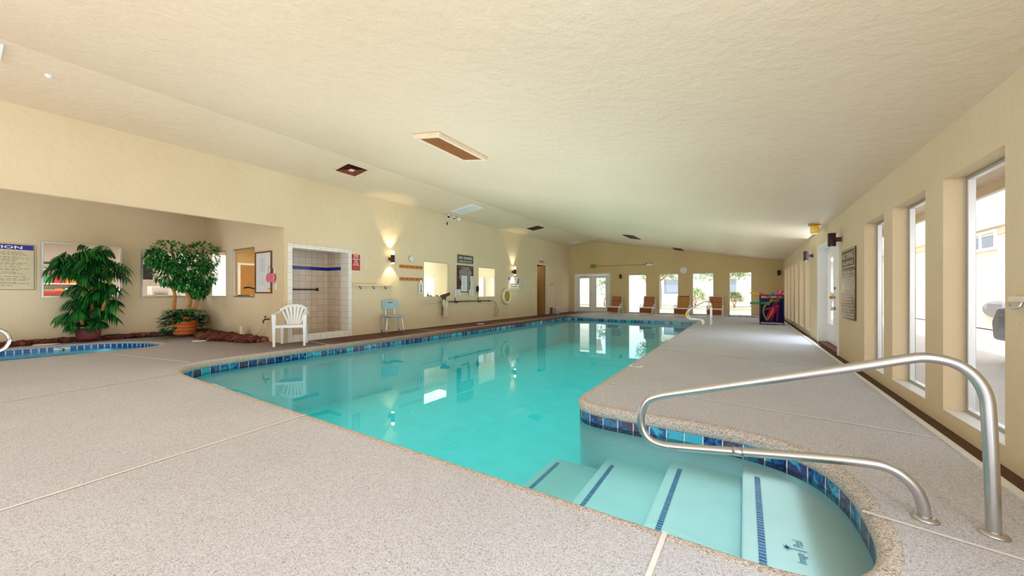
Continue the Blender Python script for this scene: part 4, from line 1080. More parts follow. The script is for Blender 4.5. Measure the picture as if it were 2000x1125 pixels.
mb = MB(); frame_parts(mb, .44, .52, .012, -.0125); mb.build('rim', M['cream'], t)
# little hook knobs on the piers between the end windows
for x in (-4.13,-3.69,-2.64,-2.17,-1.13,-.66):
    mb = MB(); mb.cyl((x,YF+.001,.93),(x,YF-.03,.93),.012,n=8); mb.lathe([(0,-.02),(.022,-.012),(.022,.012),(0,.02)], (x,YF-.04,.93), 10)
    o = mb.build('tieback_knob', M['alu']); tag(o, 'small grey knob beside an end window', 'knob', 'knobs on the piers between the end windows')
# rail shelf at the right edge
t = thing('wall_shelf', 'narrow cream shelf rail with a hook at the right edge', 'shelf', on_right(3.45,1.06), RW)
mb = MB(); mb.box(-.05,.9,-.035,.001,-.018,.018); mb.build('shelf', simple('cream_shelf', (230,220,196), .45), t, bevel=.006)
mb = MB(); mb.tube(smooth_path([(.06,-.02,-.018),(.06,-.03,-.05),(.03,-.05,-.055),(.0,-.05,-.03)],2), .008, 8); mb.build('hook', M['alu'], t)
# ---------------------------------------------------------------- ceiling fittings
def cz(x): return 3.85-.1727*(x+6.83) if x > -6.83 else 3.85+.12*(x+6.83)
def cthing(name, label, cat, x, y, group=None):
    t = thing(name, label, cat, (x,y,cz(x)), 0, group)
    t.rotation_euler = (0, math.atan(.1727) if x > -6.83 else -math.atan(.12), 0); return t
t = cthing('air_diffuser', 'square ceiling diffuser with brown stained louvres above the left walkway', 'air vent', -7.28, 4.93)
rust_m = simple('rust_brown', (122,52,36), .6, var=.15)
mb = MB()
for a,b,c,e in ((-.27,.27,-.27,-.24),(-.27,.27,.24,.27),(-.27,-.24,-.24,.24),(.24,.27,-.24,.24)): mb.box(a,b,c,e,-.02,-.001)
mb.build('frame', M['cream'], t)
mb = MB(); mb.box(-.24,.24,-.24,.24,-.003,-.001); mb.build('back', simple('dark_rust', (84,30,22), .7), t)
for k in range(5):
    r = .235-.045*k; r2 = r-.035; mb = MB(); z0, z1 = -.004, -.024
    P0 = [(-r,-r),(r,-r),(r,r),(-r,r)]; P1 = [(-r2,-r2),(r2,-r2),(r2,r2),(-r2,r2)]
    for i in range(4):
        j = (i+1)%4; mb.quad((*P1[i],z0),(*P1[j],z0),(*P0[j],z1),(*P0[i],z1))
    mb.build('louvre', M['cream'] if k == 4 else rust_m, t)
mb = MB(); mb.box(-.05,.05,-.05,.05,-.02,-.012); mb.build('centre', M['cream'], t)
t = cthing('skylight_grille', 'long rectangular ceiling panel with an orange brown face in a white frame', 'ceiling panel', -3.73, 4.23)
mb = MB()
for a,b,c,e in ((-.25,.25,-.56,-.50),(-.25,.25,.50,.56),(-.25,-.19,-.5,.5),(.19,.25,-.5,.5)): mb.box(a,b,c,e,-.06,-.001)
mb.build('frame', simple('cream_frame', (236,216,186), .5), t, bevel=.006)
mb = MB(); mb.box(-.19,.19,-.5,.5,-.05,-.03); mb.build('panel', simple('orange_brown_panel', (140,78,22), .6, var=.12, scale=8), t)
def vent(name, label, x, y, sx, sy, fm, sm, bm_, n_):
    t = cthing(name, label, 'air vent', x, y, 'ceiling vents')
    mb = MB(); f_ = .035
    for a,b,c,e in ((-sx,sx,-sy,-sy+f_),(-sx,sx,sy-f_,sy),(-sx,-sx+f_,-sy+f_,sy-f_),(sx-f_,sx,-sy+f_,sy-f_)): mb.box(a,b,c,e,-.015,-.001)
    mb.build('frame', fm, t)
    mb = MB(); mb.box(-sx+f_,sx-f_,-sy+f_,sy-f_,-.003,-.001); mb.build('back', bm_, t)
    for k in range(n_):
        y_ = -sy+f_+(2*sy-2*f_)*(k+.5)/n_; w_ = (sy-f_)/n_*.6
        mb = MB(); mb.add([(-sx+f_,y_-w_,-.004),(sx-f_,y_-w_,-.004),(sx-f_,y_+w_,-.013),(-sx+f_,y_+w_,-.013)],[(0,1,2,3)]); mb.build('slat', sm, t)
vent('ceiling_vent', 'white louvred ceiling vent above the three spotlights', -7.53, 9.2, .43, .29, M['white'], M['white'], simple('grey_void', (96,98,112), .8), 4)
dk = simple('dark_brown_vent', (58,28,20), .6, var=.1)
vent('ceiling_vent', 'dark brown ceiling vent near the lit lamp on the left', -7.37, 13.5, .27, .28, dk, dk, M['black'], 4)
vent('ceiling_vent', 'dark ceiling vent over the middle of the pool', -3.83, 15.1, .22, .62, dk, dk, M['black'], 5)
vent('ceiling_vent', 'dark ceiling vent near the end wall above the clock', -2.62, 18.75, .2, .5, dk, dk, M['black'], 5)
def downlight(x, y, label):
    t = cthing('downlight', label, 'ceiling light', x, y, 'small round ceiling lights')
    mb = MB(); mb.lathe([(.06,-.001),(.06,-.008),(.085,-.012),(.09,-.001)], (0,0,0), 20); mb.build('trim_ring', M['white'], t)
    mb = MB(); mb.disc((0,0,-.006), .06, 20, 'z', .004); mb.build('lens', M['plastic'], t)
downlight(-6.38,17.6,'white round ceiling light near the ridge at the far left'); downlight(-6.3,19.0,'white round ceiling light close to the top of the end wall')
downlight(-.81,17.4,'white round ceiling light at the far right'); downlight(-.48,19.0,'white round ceiling light at the far right next to the end wall')
t = cthing('ceiling_hatch', 'pale square ceiling hatch in the far left corner', 'hatch', -7.6, 18.3)
mb = MB(); mb.box(-.28,.28,-.4,.4,-.012,-.001); mb.build('panel', M['white_trim'], t, bevel=.003); mb = MB(); mb.lathe([(0,-.02),(.03,-.018),(.03,-.012)], (0,.3,0), 12); mb.build('latch', M['alu'], t)
t = cthing('smoke_detector', 'small white detector on the ceiling at the upper left', 'detector', -7.3, .78)
mb = MB(); mb.lathe([(.03,-.001),(.03,-.012),(.022,-.03),(.0,-.032)], (0,0,0), 20); mb.build('body', M['white'], t); mb = MB(); mb.lathe([(.034,-.001),(.034,-.006),(.03,-.008)], (0,0,0), 20); mb.build('base', M['plastic'], t)
t = cthing('ceiling_panel', 'white flat ceiling panel cut by the left edge', 'ceiling panel', -7.1, .16)
mb = MB(); mb.box(-.2,.2,-.27,.27,-.03,-.001); mb.build('panel', M['white'], t, bevel=.005); mb = MB(); mb.box(-.16,.16,-.23,.23,-.034,-.03); mb.build('diffuser', M['plastic'], t)
# three spotlights at the top of the left wall
for k, (y, aim) in enumerate(((9.10,(.5,-.55,-.75)),(9.36,(.55,-.2,-.8)),(9.6,(.5,.75,-.35)))):
    lab = ('leftmost of the three small ceiling spotlights, black faced','middle of the three small ceiling spotlights, turned down','rightmost of the three small ceiling spotlights, turned away')[k]
    x = -8.22; t = thing('spotlight', lab, 'spotlight', (x,y,cz(x)), 0, 'small spotlights above the left wall')
    mb = MB(); mb.cyl((0,0,-.001),(0,0,-.05),.012,n=10); mb.cyl((0,0,-.001),(0,0,-.012),.035,n=16); mb.build('stem', M['white'], t)
    q = Vector(aim).to_track_quat('Z','Y').to_matrix().to_4x4(); T = Matrix.Translation((0,0,-.085)) @ q
    mb = MB(); mb.lathe([(0,-.06),(.04,-.05),(.05,.0),(.058,.06),(.052,.06),(.045,.03),(0,.03)], (0,0,0), 18, T); hd = mb.build('head', M['white'], t)
    mb = MB(); mb.disc((0,0,.032), .045, 18, 'z', .004, T); mb.build('lens', M['black'], hd)
t = thing('sensor_stub', 'tiny dark stub on the left wall below the spotlights', 'sensor', on_left(9.2,3.39), LW)
mb = MB(); mb.box(-.015,.015,-.03,-.001,-.04,.05); mb.build('body', M['dark'], t); mb = MB(); mb.lathe([(0,0),(.012,.004),(.012,.015)], (0,-.015,-.055), 8); mb.build('tip', M['brass'], t)
# lantern near the right door
t = thing('ceiling_lantern', 'small amber glass lantern on a brass plate at the top of the window wall', 'ceiling light', (1.20,9.5,cz(1.20)))
mb = MB(); mb.lathe([(0,-.001),(.11,-.001),(.11,-.016),(.06,-.026),(0,-.026)], (0,0,0), 24); mb.build('ceiling_plate', M['brass'], t)
mb = MB(); mb.lathe([(.055,-.026),(.075,-.04),(.075,-.17),(.06,-.185),(0,-.185)], (0,0,0), 20); mb.build('shade', simple('amber_glass', (226,186,84), .25, emit=.25), t)
# ---------------------------------------------------------------- plants
def leaf_mat(name, a, b, c):
    m, n, out = nt(name); bs = principled(n, out, None, .5, 0, .35)
    at = node(n, 'ShaderNodeNewGeometry'); r = ramp(n, [(0,srgb(a)),(.5,srgb(b)),(1,srgb(c))]); n.links.new(at.outputs['Random Per Island'], r.inputs[0])
    n.links.new(r.outputs[0], bs.inputs['Base Color']); return m
lf1 = leaf_mat('palm_leaf', (10,52,24), (18,92,34), (44,140,52)); lf2 = leaf_mat('ficus_leaf', (14,76,34), (30,124,52), (96,178,92)); lf3 = leaf_mat('ivy_leaf', (6,52,28), (14,88,40), (36,124,54))
lfo = leaf_mat('garden_leaf', (96,120,74), (136,160,104), (190,196,150)); lfb = leaf_mat('hedge_leaf', (100,140,60), (140,176,80), (170,200,110))
bark = simple('tan_bark', (176,124,66), .7, var=.25, scale=18, bump=.4); cane = simple('yellow_cane', (190,150,84), .55, var=.2, scale=25, bump=.3)
def leaf(mb, p, d, L, w, up=Vector((0,0,1)), droop=.25, seg=3):
    """a pointed leaf from p along d"""
    d = Vector(d).normalized(); s = d.cross(up)
    if s.length < .05: s = d.orthogonal()
    s = s.normalized(); nrm = s.cross(d)
    vs = []; P = Vector(p)
    if seg == 1:
        m_ = P + d*L*.45
        mb.add([P, m_-s*w*.5, P+d*L-Vector((0,0,1))*droop*L, m_+s*w*.5], [(0,1,2,3)]); return
    for i in range(seg+1):
        t = i/seg; c = P + d*L*t - Vector((0,0,1))*droop*L*t*t
        ww = w*math.sin(PI*(.12+.88*t))**.8 if i < seg else .0005
        vs += [c - s*ww*.5, c + s*ww*.5 ]
    mb.add(vs, [(2*i,2*i+1,2*i+3,2*i+2) for i in range(seg)], None, True)
def rdir(rr, zlo=-1, zhi=1):
    a = rr.uniform(0, 2*PI); z = rr.uniform(zlo, zhi); q = math.sqrt(max(0,1-z*z)); return Vector((q*math.cos(a), q*math.sin(a), z))
rr = random.Random(21)
# bamboo-like palm in a woven pot
t = thing('potted_palm', 'tall palm with drooping fingered leaves in a dark red woven pot by the spa', 'potted plant', (-12.28,1.86,.06))
potm = simple('dark_red_wicker', (110,38,42), .7, var=.35, scale=50, bump=.6)
mb = MB(); mb.lathe([(0,0),(.165,0),(.18,.05),(.205,.235),(.235,.26),(.235,.285),(.205,.285),(.19,.22),(0,.22)], (0,0,0), 28); pt = mb.build('pot', potm, t)
mb = MB(); mb.lathe([(.235,.265),(.245,.275),(.235,.288)], (0,0,0), 28); mb.build('pot_rim', simple('tan_wicker_rim', (170,120,84), .7, var=.2, scale=50), pt)
canes = [[(.02,.03,.2),(.03,.06,.9),(.02,.03,1.4),(-.02,.10,1.82)],[(-.03,-.06,.2),(-.05,-.14,.8),(-.03,-.10,1.25),(.04,-.28,1.6)],[(.05,.10,.2),(.04,.25,.85),(.0,.34,1.35),(.0,.38,1.62)]]
tips = []
for c in canes:
    P = smooth_path(c, 3); mb = MB(); n_ = len(P); mb.tube(P, [.034-.014*i/(n_-1) for i in range(n_)], 10); o = mb.build('cane', cane, t)
    mb = MB(); P0 = [P[int(k*(n_-1)/7)] for k in range(1,7)]
    for q in P0: tips.append((q, .55))
    tips.append((P[-1], 1)); tips.append((P[-1], 1))
fo = MB()
def frond(mb, p, d, L, nl, w):
    d = Vector(d).normalized(); side = d.cross(Vector((0,0,1)))
    side = side.normalized() if side.length > .05 else Vector((1,0,0))
    for i in range(nl):
        f_ = (i+1)/nl; c = Vector(p) + d*L*f_ - Vector((0,0,1))*L*.42*f_*f_
        for sgn in (-1,1):
            dd = d*.55 + side*sgn*1.0 + Vector((0,0,-.35-.25*f_))
            leaf(mb, c, dd, .26*(1-.4*f_)+.05, w, droop=.55)
for q, wt in tips:
    if q.z < .62 and rr.random() < .3: continue
    for _ in range(6 if wt == 1 else 3):
        d = rdir(rr, -.05, .75); d.x *= .8
        frond(fo, q, d, rr.uniform(.22,.44)*(.6+.4*min(1,q.z/1.3)), 5, .046)
for _ in range(34):                                     # side shoots that fill the outline
    a = rr.uniform(0,2*PI); z = rr.uniform(.95,1.85); q = Vector((.16*math.cos(a), .38*math.sin(a)+.02, z)); frond(fo, q, rdir(rr,-.3,.5), rr.uniform(.2,.32), 5, .05)
for _ in range(26):
    a = rr.uniform(0,2*PI); z = rr.uniform(.5,1.05); q = Vector((.14*math.cos(a), .34*math.sin(a)+.06, z)); frond(fo, q, rdir(rr,-.2,.5), rr.uniform(.18,.28), 5, .046)
for _ in range(14):
    a = rr.uniform(0,2*PI); frond(fo, (.05*math.cos(a),.08*math.sin(a),.30), (math.cos(a)*.7,math.sin(a)*.9,.8), rr.uniform(.22,.34), 6, .03)
fo.v = [(max(x,-.33), y*.84, z if z < 1 else 1+(z-1)*1.18) for x,y,z in fo.v]; o = fo.build('foliage', lf1, t)
# ficus with braided trunks in an orange basket
t = thing('potted_ficus', 'bushy green ficus with three twisting trunks in an orange basket', 'potted plant', (-11.72,3.36,.06))
bask = simple('orange_basket', (206,112,40), .7, var=.25, scale=40, bump=.5)
mb = MB(); mb.lathe([(0,0),(.205,0),(.22,.06),(.255,.37),(.272,.41),(.268,.45),(.24,.45),(.23,.37),(0,.37)], (0,0,0), 32); pt = mb.build('basket', bask, t)
mb = MB()
for k in range(4): mb.lathe([(.212+.009*k,.06+.08*k),(.234+.009*k,.09+.08*k),(.226+.009*k,.12+.08*k)], (0,0,0), 32)
mb.build('weave_bands', simple('dark_basket_band', (170,84,28), .7, var=.2, scale=40), pt)
mb = MB(); mb.disc((0,0,.375), .235, 24, 'z', .01); mb.build('soil', simple('dark_soil', (50,34,24), .9, var=.3, scale=60), t)
trunks = [[(.02,.12,.32),(.0,.06,.62),(.04,.12,.85),(-.02,-.02,1.15),(.0,-.12,1.45),(.02,-.22,1.85),(.0,-.26,2.1)],[(0,.1,.32),(.04,.18,.6),(.02,.26,.85),(.05,.24,1.1),(.02,.34,1.5),(.0,.40,1.9)],[(-.03,-.18,.32),(-.02,-.2,.7),(-.06,-.16,1.0),(-.02,-.28,1.3),(.0,-.36,1.6)]]
for c in trunks:
    P = smooth_path(c, 3); n_ = len(P); mb = MB(); mb.tube(P, [.044-.024*i/(n_-1) for i in range(n_)], 12); mb.build('trunk', bark, t)
fo = MB()
blobs = [((0,-.27,1.95),(.34,.40,.36)),((0,.36,1.98),(.34,.38,.36)),((.05,-.22,1.5),(.32,.36,.30)),((.05,.30,1.52),(.32,.34,.36)),((0,.02,1.72),(.34,.46,.34)),((.02,.05,1.3),(.26,.34,.22)),((0,.28,1.14),(.18,.2,.22)),((0,-.52,1.86),(.22,.2,.2))]
for (c, r_) in blobs:
    for _ in range(520):
        d = rdir(rr); k = rr.uniform(.55,1)**.5
        p = Vector((c[0]+r_[0]*d.x*k, c[1]+r_[1]*d.y*k, c[2]+r_[2]*d.z*k))
        leaf(fo, p, Vector((d.x*.6,d.y*.8,-.15+.5*d.z))+rdir(rr)*.6, rr.uniform(.08,.12), rr.uniform(.04,.055), droop=.35, seg=2)
fo.v = [(x, min(y,.66), z) for x,y,z in fo.v]; fo.build('foliage', lf2, t)
fo = MB()
for k in range(900):
    a = rr.uniform(0,2*PI); ring = rr.uniform(.12,.34); z = .46+rr.uniform(-.05,.16)
    if rr.random() < .55: ring = rr.uniform(.27,.42); z = .46-rr.uniform(0,.44)*(.5+.5*abs(math.sin(a*1.5+.6)))
    if abs(math.sin(a)) < .55 and math.cos(a) > 0 and z < .36: continue
    leaf(fo, (ring*math.cos(a),ring*math.sin(a)*1.15,z), (math.cos(a),math.sin(a),rr.uniform(-.5,.6)), rr.uniform(.08,.13), rr.uniform(.06,.09), droop=.3, seg=2)
fo.build('ivy', lf3, t)
# lava rocks round the recess
def rock(mb, c, s, rr_):
    q = [(-1,0,1.618),(1,0,1.618),(-1,0,-1.618),(1,0,-1.618),(0,1.618,1),(0,1.618,-1),(0,-1.618,1),(0,-1.618,-1),(1.618,1,0),(-1.618,1,0),(1.618,-1,0),(-1.618,-1,0)]
    F = [(0,1,4),(0,4,9),(9,4,5),(4,8,5),(4,1,8),(8,1,10),(8,10,3),(5,8,3),(5,3,2),(2,3,7),(7,3,10),(7,10,6),(7,6,11),(11,6,0),(0,6,1),(6,10,1),(9,11,0),(9,2,11),(9,5,2),(7,11,2)]
    a = rr_.uniform(0,6); mb.add([(c[0]+s*.5*(x*math.cos(a)-y*math.sin(a))*rr_.uniform(.7,1.2), c[1]+s*.5*(x*math.sin(a)+y*math.cos(a))*rr_.uniform(.7,1.2), c[2]+s*.36*z*rr_.uniform(.8,1.1)) for x,y,z in q], F)
m, n, out = nt('lava_rock'); bs = principled(n, out, None, .85)
at = node(n, 'ShaderNodeNewGeometry'); r = ramp(n, [(0,srgb((60,26,22))),(.5,srgb((112,48,36))),(.8,srgb((84,44,40))),(1,srgb((150,92,72)))]); n.links.new(at.outputs['Random Per Island'], r.inputs[0]); n.links.new(r.outputs[0], bs.inputs['Base Color'])
lava = m
mb = MB()
for _ in range(620):
    y = rr.uniform(-1.0, 3.95); wd = .14+.32*max(0,(y-1.9)/2.0)
    rock(mb, (SPA_X+.06+rr.uniform(0,wd), y, .03+rr.uniform(0,.04)), rr.uniform(.05,.10), rr)
for _ in range(760):
    x = rr.uniform(-12.5,-9.05); dep = .30+.38*math.exp(-((x+10.6)/.9)**2)
    rock(mb, (x, SPA_Y-.07-rr.uniform(0,dep), .03+rr.uniform(0,.05)), rr.uniform(.05,.11), rr)
mb.v = [(max(x,SPA_X+.004), min(y,SPA_Y-.004), max(z,.001)) for x,y,z in mb.v]
tag(mb.build('lava_rocks', lava), 'bed of dark red lava rocks along the walls behind the spa', 'rocks', kind='stuff')
mb = MB()
m, n, out = nt('pale_pebble'); bs = principled(n, out, None, .8); at = node(n, 'ShaderNodeNewGeometry'); r = ramp(n, [(0,srgb((236,232,226))),(.6,srgb((206,200,196))),(1,srgb((120,124,136)))]); n.links.new(at.outputs['Random Per Island'], r.inputs[0]); n.links.new(r.outputs[0], bs.inputs['Base Color'])
for _ in range(260): rock(mb, (rr.uniform(-.75,.95), YF-.05-rr.uniform(0,.26), .02+rr.uniform(0,.015)), rr.uniform(.03,.06), rr)
tag(mb.build('pale_pebbles', m), 'strip of pale pebbles along the foot of the end wall', 'pebbles', kind='stuff')

# ---------------------------------------------------------------- inner rooms
pinkish = simple('rose_upholstery', (214,110,104), .7, var=.08)
t = thing('sofa', 'rose pink sofa in the lobby behind the spa window', 'sofa', (-14.3,1.55,0), LW)
mb = MB(); mb.box(-.8,.8,-.4,.4,.14,.62); mb.build('seat', pinkish, t, bevel=.05); mb = MB(); mb.box(-.8,.8,-.42,-.2,.62,1.16); mb.build('backrest', pinkish, t, bevel=.06)
for sx in (-1,1):
    mb = MB(); mb.box(sx*.9-.1,sx*.9+.1,-.4,.4,.14,.8); mb.build('armrest', pinkish, t, bevel=.05)
    for sy in (-.3,.3): mb = MB(); mb.box(sx*.85-.03,sx*.85+.03,sy-.03,sy+.03,0,.14); mb.build('foot', M['brown_wood'], t)
t = thing('display_shelf', 'white shelf unit with bright goods in the lobby behind the palm', 'shelf', (-17.5,1.4,0), LW)
for k in range(4):
    mb = MB(); mb.box(-1.5,1.5,-.2,.2,.5+.42*k,.53+.42*k); mb.build('shelf_board', M['white'], t)
for sx in (-1.5,1.47): mb = MB(); mb.box(sx,sx+.03,-.2,.2,0,2.0); mb.build('side_panel', M['white'], t)
mb = MB(); mb.box(-1.5,1.5,-.2,.2,1.95,2.0); mb.build('top_board', simple('dark_green_board', (40,74,40), .6), t)
pc = [(214,60,48),(230,150,50),(240,214,70),(60,120,190),(70,150,90),(230,230,226),(60,60,64),(200,90,120)]
gm = [simple('goods_%d' % i, c, .5) for i, c in enumerate(pc)]
for k in range(3):
    x = .12
    while x < 1.25:
        w_ = rr.uniform(.12,.2); hh = rr.uniform(.14,.30)
        o = MB().rbox(x,x+w_,-.12,.08,.53+.42*k,.53+.42*k+hh,.02).build('gift_box', rr.choice(gm)); o.location = (-17.5,1.4,0); o.rotation_euler = (0,0,LW)
        tag(o, 'small coloured box on the lobby shelf behind the palm', 'box', 'goods on the lobby shelf'); x += w_+rr.uniform(.02,.08)
def rlight(x, y, z, label):
    t = thing('lobby_light', label, 'ceiling light', (x,y,z), 0, 'round lobby ceiling lights')
    mb = MB(); mb.lathe([(.16,-.001),(.18,-.015),(.15,-.02)], (0,0,0), 20); mb.build('trim_ring', M['white'], t); mb = MB(); mb.disc((0,0,-.018), .15, 20, 'z', .008); mb.build('lens', glow('lobby_glow', (255,244,220), 4), t)
for x, y, l in ((-15.2,1.62,'first round light on the lobby ceiling behind the palm'),(-16.4,2.35,'second round light on the lobby ceiling behind the palm'),(-15.1,3.45,'round light on the lobby ceiling behind the ficus')): rlight(x, y, 2.74, l)
t = thing('counter', 'red brown counter in the lobby behind the ficus', 'counter', (-15.2,3.5,0), LW)
mb = MB(); mb.box(-.75,.62,-.3,.3,0,.98); mb.build('body', simple('red_brown_counter', (170,74,40), .5, var=.1), t); mb = MB(); mb.box(-.78,.65,-.34,.32,.98,1.02); mb.build('top', M['cream'], t)
for k, (x, lab) in enumerate(((-.42,'left white printer on the lobby counter behind the ficus'),(.22,'right white printer on the lobby counter behind the ficus'))):
    t = thing('printer', lab, 'printer', (-15.2,3.5+x,1.02), LW)
    mb = MB(); mb.box(-.2,.2,-.2,.2,0,.26); mb.build('body', M['plastic'], t, bevel=.02); mb = MB(); mb.box(-.15,.15,-.26,-.2,.05,.08); mb.build('tray', M['alu'], t)
t = thing('wall_television', 'black television high on the lobby wall behind the ficus', 'television', (-16.2,3.45,1.75), LW)
mb = MB(); mb.box(-.38,.38,-.05,.05,-.24,.24); mb.build('screen', M['black'], t, bevel=.01); mb = MB(); mb.box(-.05,.05,.05,.4,-.05,.05); mb.build('arm', M['dark'], t)
# gym
t = thing('exercise_bike', 'dark exercise bike in the gym seen through the end window', 'exercise bike', (-11.9,4.85,0), .3)
mb = MB(); mb.tube([(-.5,0,.06),(.5,0,.06)], .04, 10); mb.tube([(-.35,0,.06),(-.25,0,.95)], .04, 10); mb.tube([(.35,0,.06),(.25,0,1.15)], .04, 10); o = mb.build('frame', M['dark'], t)
mb = MB(); mb.tube(smooth_path([(.1,-.25,1.22),(.3,-.25,1.25),(.32,0,1.15),(.3,.25,1.25),(.1,.25,1.22)],2), .025, 8); mb.build('handlebar', M['black'], t)
mb = MB(); mb.box(-.42,-.12,-.12,.12,.95,1.03); mb.build('saddle', M['black'], t, bevel=.03); mb = MB(); mb.cyl((.25,-.06,.35),(.25,.06,.35),.26,n=24); mb.build('flywheel', simple('grey_flywheel', (180,184,190), .4), t)
t = thing('exercise_machine', 'pale grey exercise machine in the gym beside the bike', 'exercise machine', (-13.1,5.6,0), -1.2)
mb = MB(); mb.box(-.3,.3,-.7,.7,0,.2); mb.build('deck', simple('machine_grey', (170,178,190), .5), t, bevel=.02); mb = MB(); mb.box(-.26,.26,.5,.58,1.0,1.35); mb.build('console', M['black'], t, bevel=.02)
for sx in (-1,1): mb = MB(); mb.tube([(sx*.3,.5,.1),(sx*.3,.54,1.3)], .03, 8); mb.tube([(sx*.3,.54,1.0),(sx*.3,.0,.95)], .025, 8); mb.build('upright', M['alu'], t)
t = thing('gym_door', 'brown door frame in the gym seen through the end window', 'door', (-14.47,6.05,0), LW)
mb = MB(); mb.box(-.45,.45,-.03,.0,0,2.03); mb.build('leaf', simple('tan_gym_door', (176,130,70), .5), t)
for a,b,c,e in ((-.53,-.45,0,2.1),(.45,.53,0,2.1),(-.45,.45,2.03,2.1)): mb = MB(); mb.box(a,b,-.05,.0,c,e); mb.build('casing', M['white'], t)
t = thing('gym_curtain', 'bright white curtain in the gym seen through the left end window', 'curtain', (-14.3,4.75,0), LW)
mb = MB(); vs = []; fs = []
for i in range(41): 
    for z in (.4,2.3): vs.append((-.45+.95*i/40, .04*math.sin(i*1.3), z))
for i in range(40): fs.append((2*i,2*i+2,2*i+3,2*i+1))
mb.add(vs, fs, None, True); mb.build('cloth', simple('self_lit_curtain', (244,244,248), .8, emit=.5), t); mb = MB(); mb.tube([(-.5,0,2.32),(.55,0,2.32)], .015, 8); mb.build('rod', M['white'], t)  # cloth given a glow of its own in place of window light
# office
def curtain(y, x, wd, rz, label):
    t = thing('office_curtain', label, 'curtain', (x,y,0), rz)
    mb = MB(); vs = []; fs = []
    for i in range(25):
        for z in (.5,1.75): vs.append((-wd/2+wd*i/24, .03*math.sin(i*1.5), z))
    for i in range(24): fs.append((2*i,2*i+2,2*i+3,2*i+1))
    mb.add(vs, fs, None, True); mb.build('cloth', simple('self_lit_drape', (236,238,246), .8, emit=.35), t); mb = MB(); mb.tube([(-wd/2-.05,0,1.77),(wd/2+.05,0,1.77)], .012, 8); mb.build('rod', M['white'], t)  # drape cloth glows by itself to look daylit
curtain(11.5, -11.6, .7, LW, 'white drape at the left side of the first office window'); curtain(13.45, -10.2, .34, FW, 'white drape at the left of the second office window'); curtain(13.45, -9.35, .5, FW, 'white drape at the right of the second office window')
t = thing('desk', 'pale desk in the office behind the first office window', 'desk', (-9.6,9.9,0), LW)
mb = MB(); mb.box(-.8,.8,-.35,.35,.84,.88); mb.build('top', M['cream'], t)
for sx in (-.76,.70):
    for sy in (-.32,.28): mb = MB(); mb.box(sx,sx+.05,sy,sy+.05,0,.84); mb.build('leg', M['white'], t)
for k, (x, y, lab) in enumerate(((-.62,-.1,'black bottle on the office desk'),(-.40,.0,'dark stapler on the office desk'),(-.12,-.05,'brown gadget on the office desk'))):
    t = thing(('bottle','stapler','tape_dispenser')[k], lab, ('bottle','stapler','dispenser')[k], (-9.6-y,10.05+x,.88), LW)
    if k == 0:
        mb = MB(); mb.lathe([(0,0),(.035,0),(.035,.12),(.014,.16),(.014,.19),(0,.19)], (0,0,0), 14); mb.build('body', M['black'], t); mb = MB(); mb.cyl((0,0,.19),(0,0,.21),.016,n=10); mb.build('cap', M['dark'], t)
    else:
        mb = MB(); mb.box(-.09,.09,-.03,.03,0,.05); mb.build('base', M['dark'], t, bevel=.01); mb = MB(); mb.tube(smooth_path([(-.08,0,.05),(-.02,0,.11),(.09,0,.07)],2), .022, 8); mb.build('arm', M['black'], t)
t = thing('hanging_plant', 'dark bottle-shaped ornament on the ledge of the second office window', 'ornament', (-8.62,11.03,1.62), LW)
mb = MB(); mb.lathe([(0,-.12),(.07,-.12),(.08,.0),(.05,.08),(.02,.12),(.02,.16),(0,.16)], (0,0,0), 14); mb.build('body', simple('olive_glass', (88,92,52), .4), t); mb = MB(); mb.box(-.06,.06,-.05,.05,-.14,-.12); mb.build('bracket', M['dark'], t)

# ---------------------------------------------------------------- outdoors
gp = simple('pale_paving', (214,208,198), .8, var=.05, scale=1.5); gl_ = simple('lawn_grass', (186,200,150), .9, var=.15, scale=4, bump=.4, bscale=60)
def ground(name, x0,x1,y0,y1,z,m,label):
    mb = MB(); mb.box(x0,x1,y0,y1,z-.1,z); return struct(mb.build(name, m), label)
ground('ground_path', -30,30,19.63,23.0,-.04,gp,'pale concrete path outside the end wall'); ground('lawn', -30,30,23.0,30.5,-.03,gl_,'mown lawn outside the end wall'); ground('ground_street', -30,30,30.5,60,-.04,gp,'pale paving before the far houses')
ground('ground_yard', 1.66,40,-20,19.63,-.04,gp,'pale paved yard outside the window wall')
hw = simple('pale_house_wall', (238,232,224), .8, var=.03); hb = simple('pink_brick', (222,190,176), .8, var=.08, scale=20); hr = simple('pale_roof', (200,190,180), .8, var=.06); hg = simple('grey_window', (128,136,154), .25, var=.08)
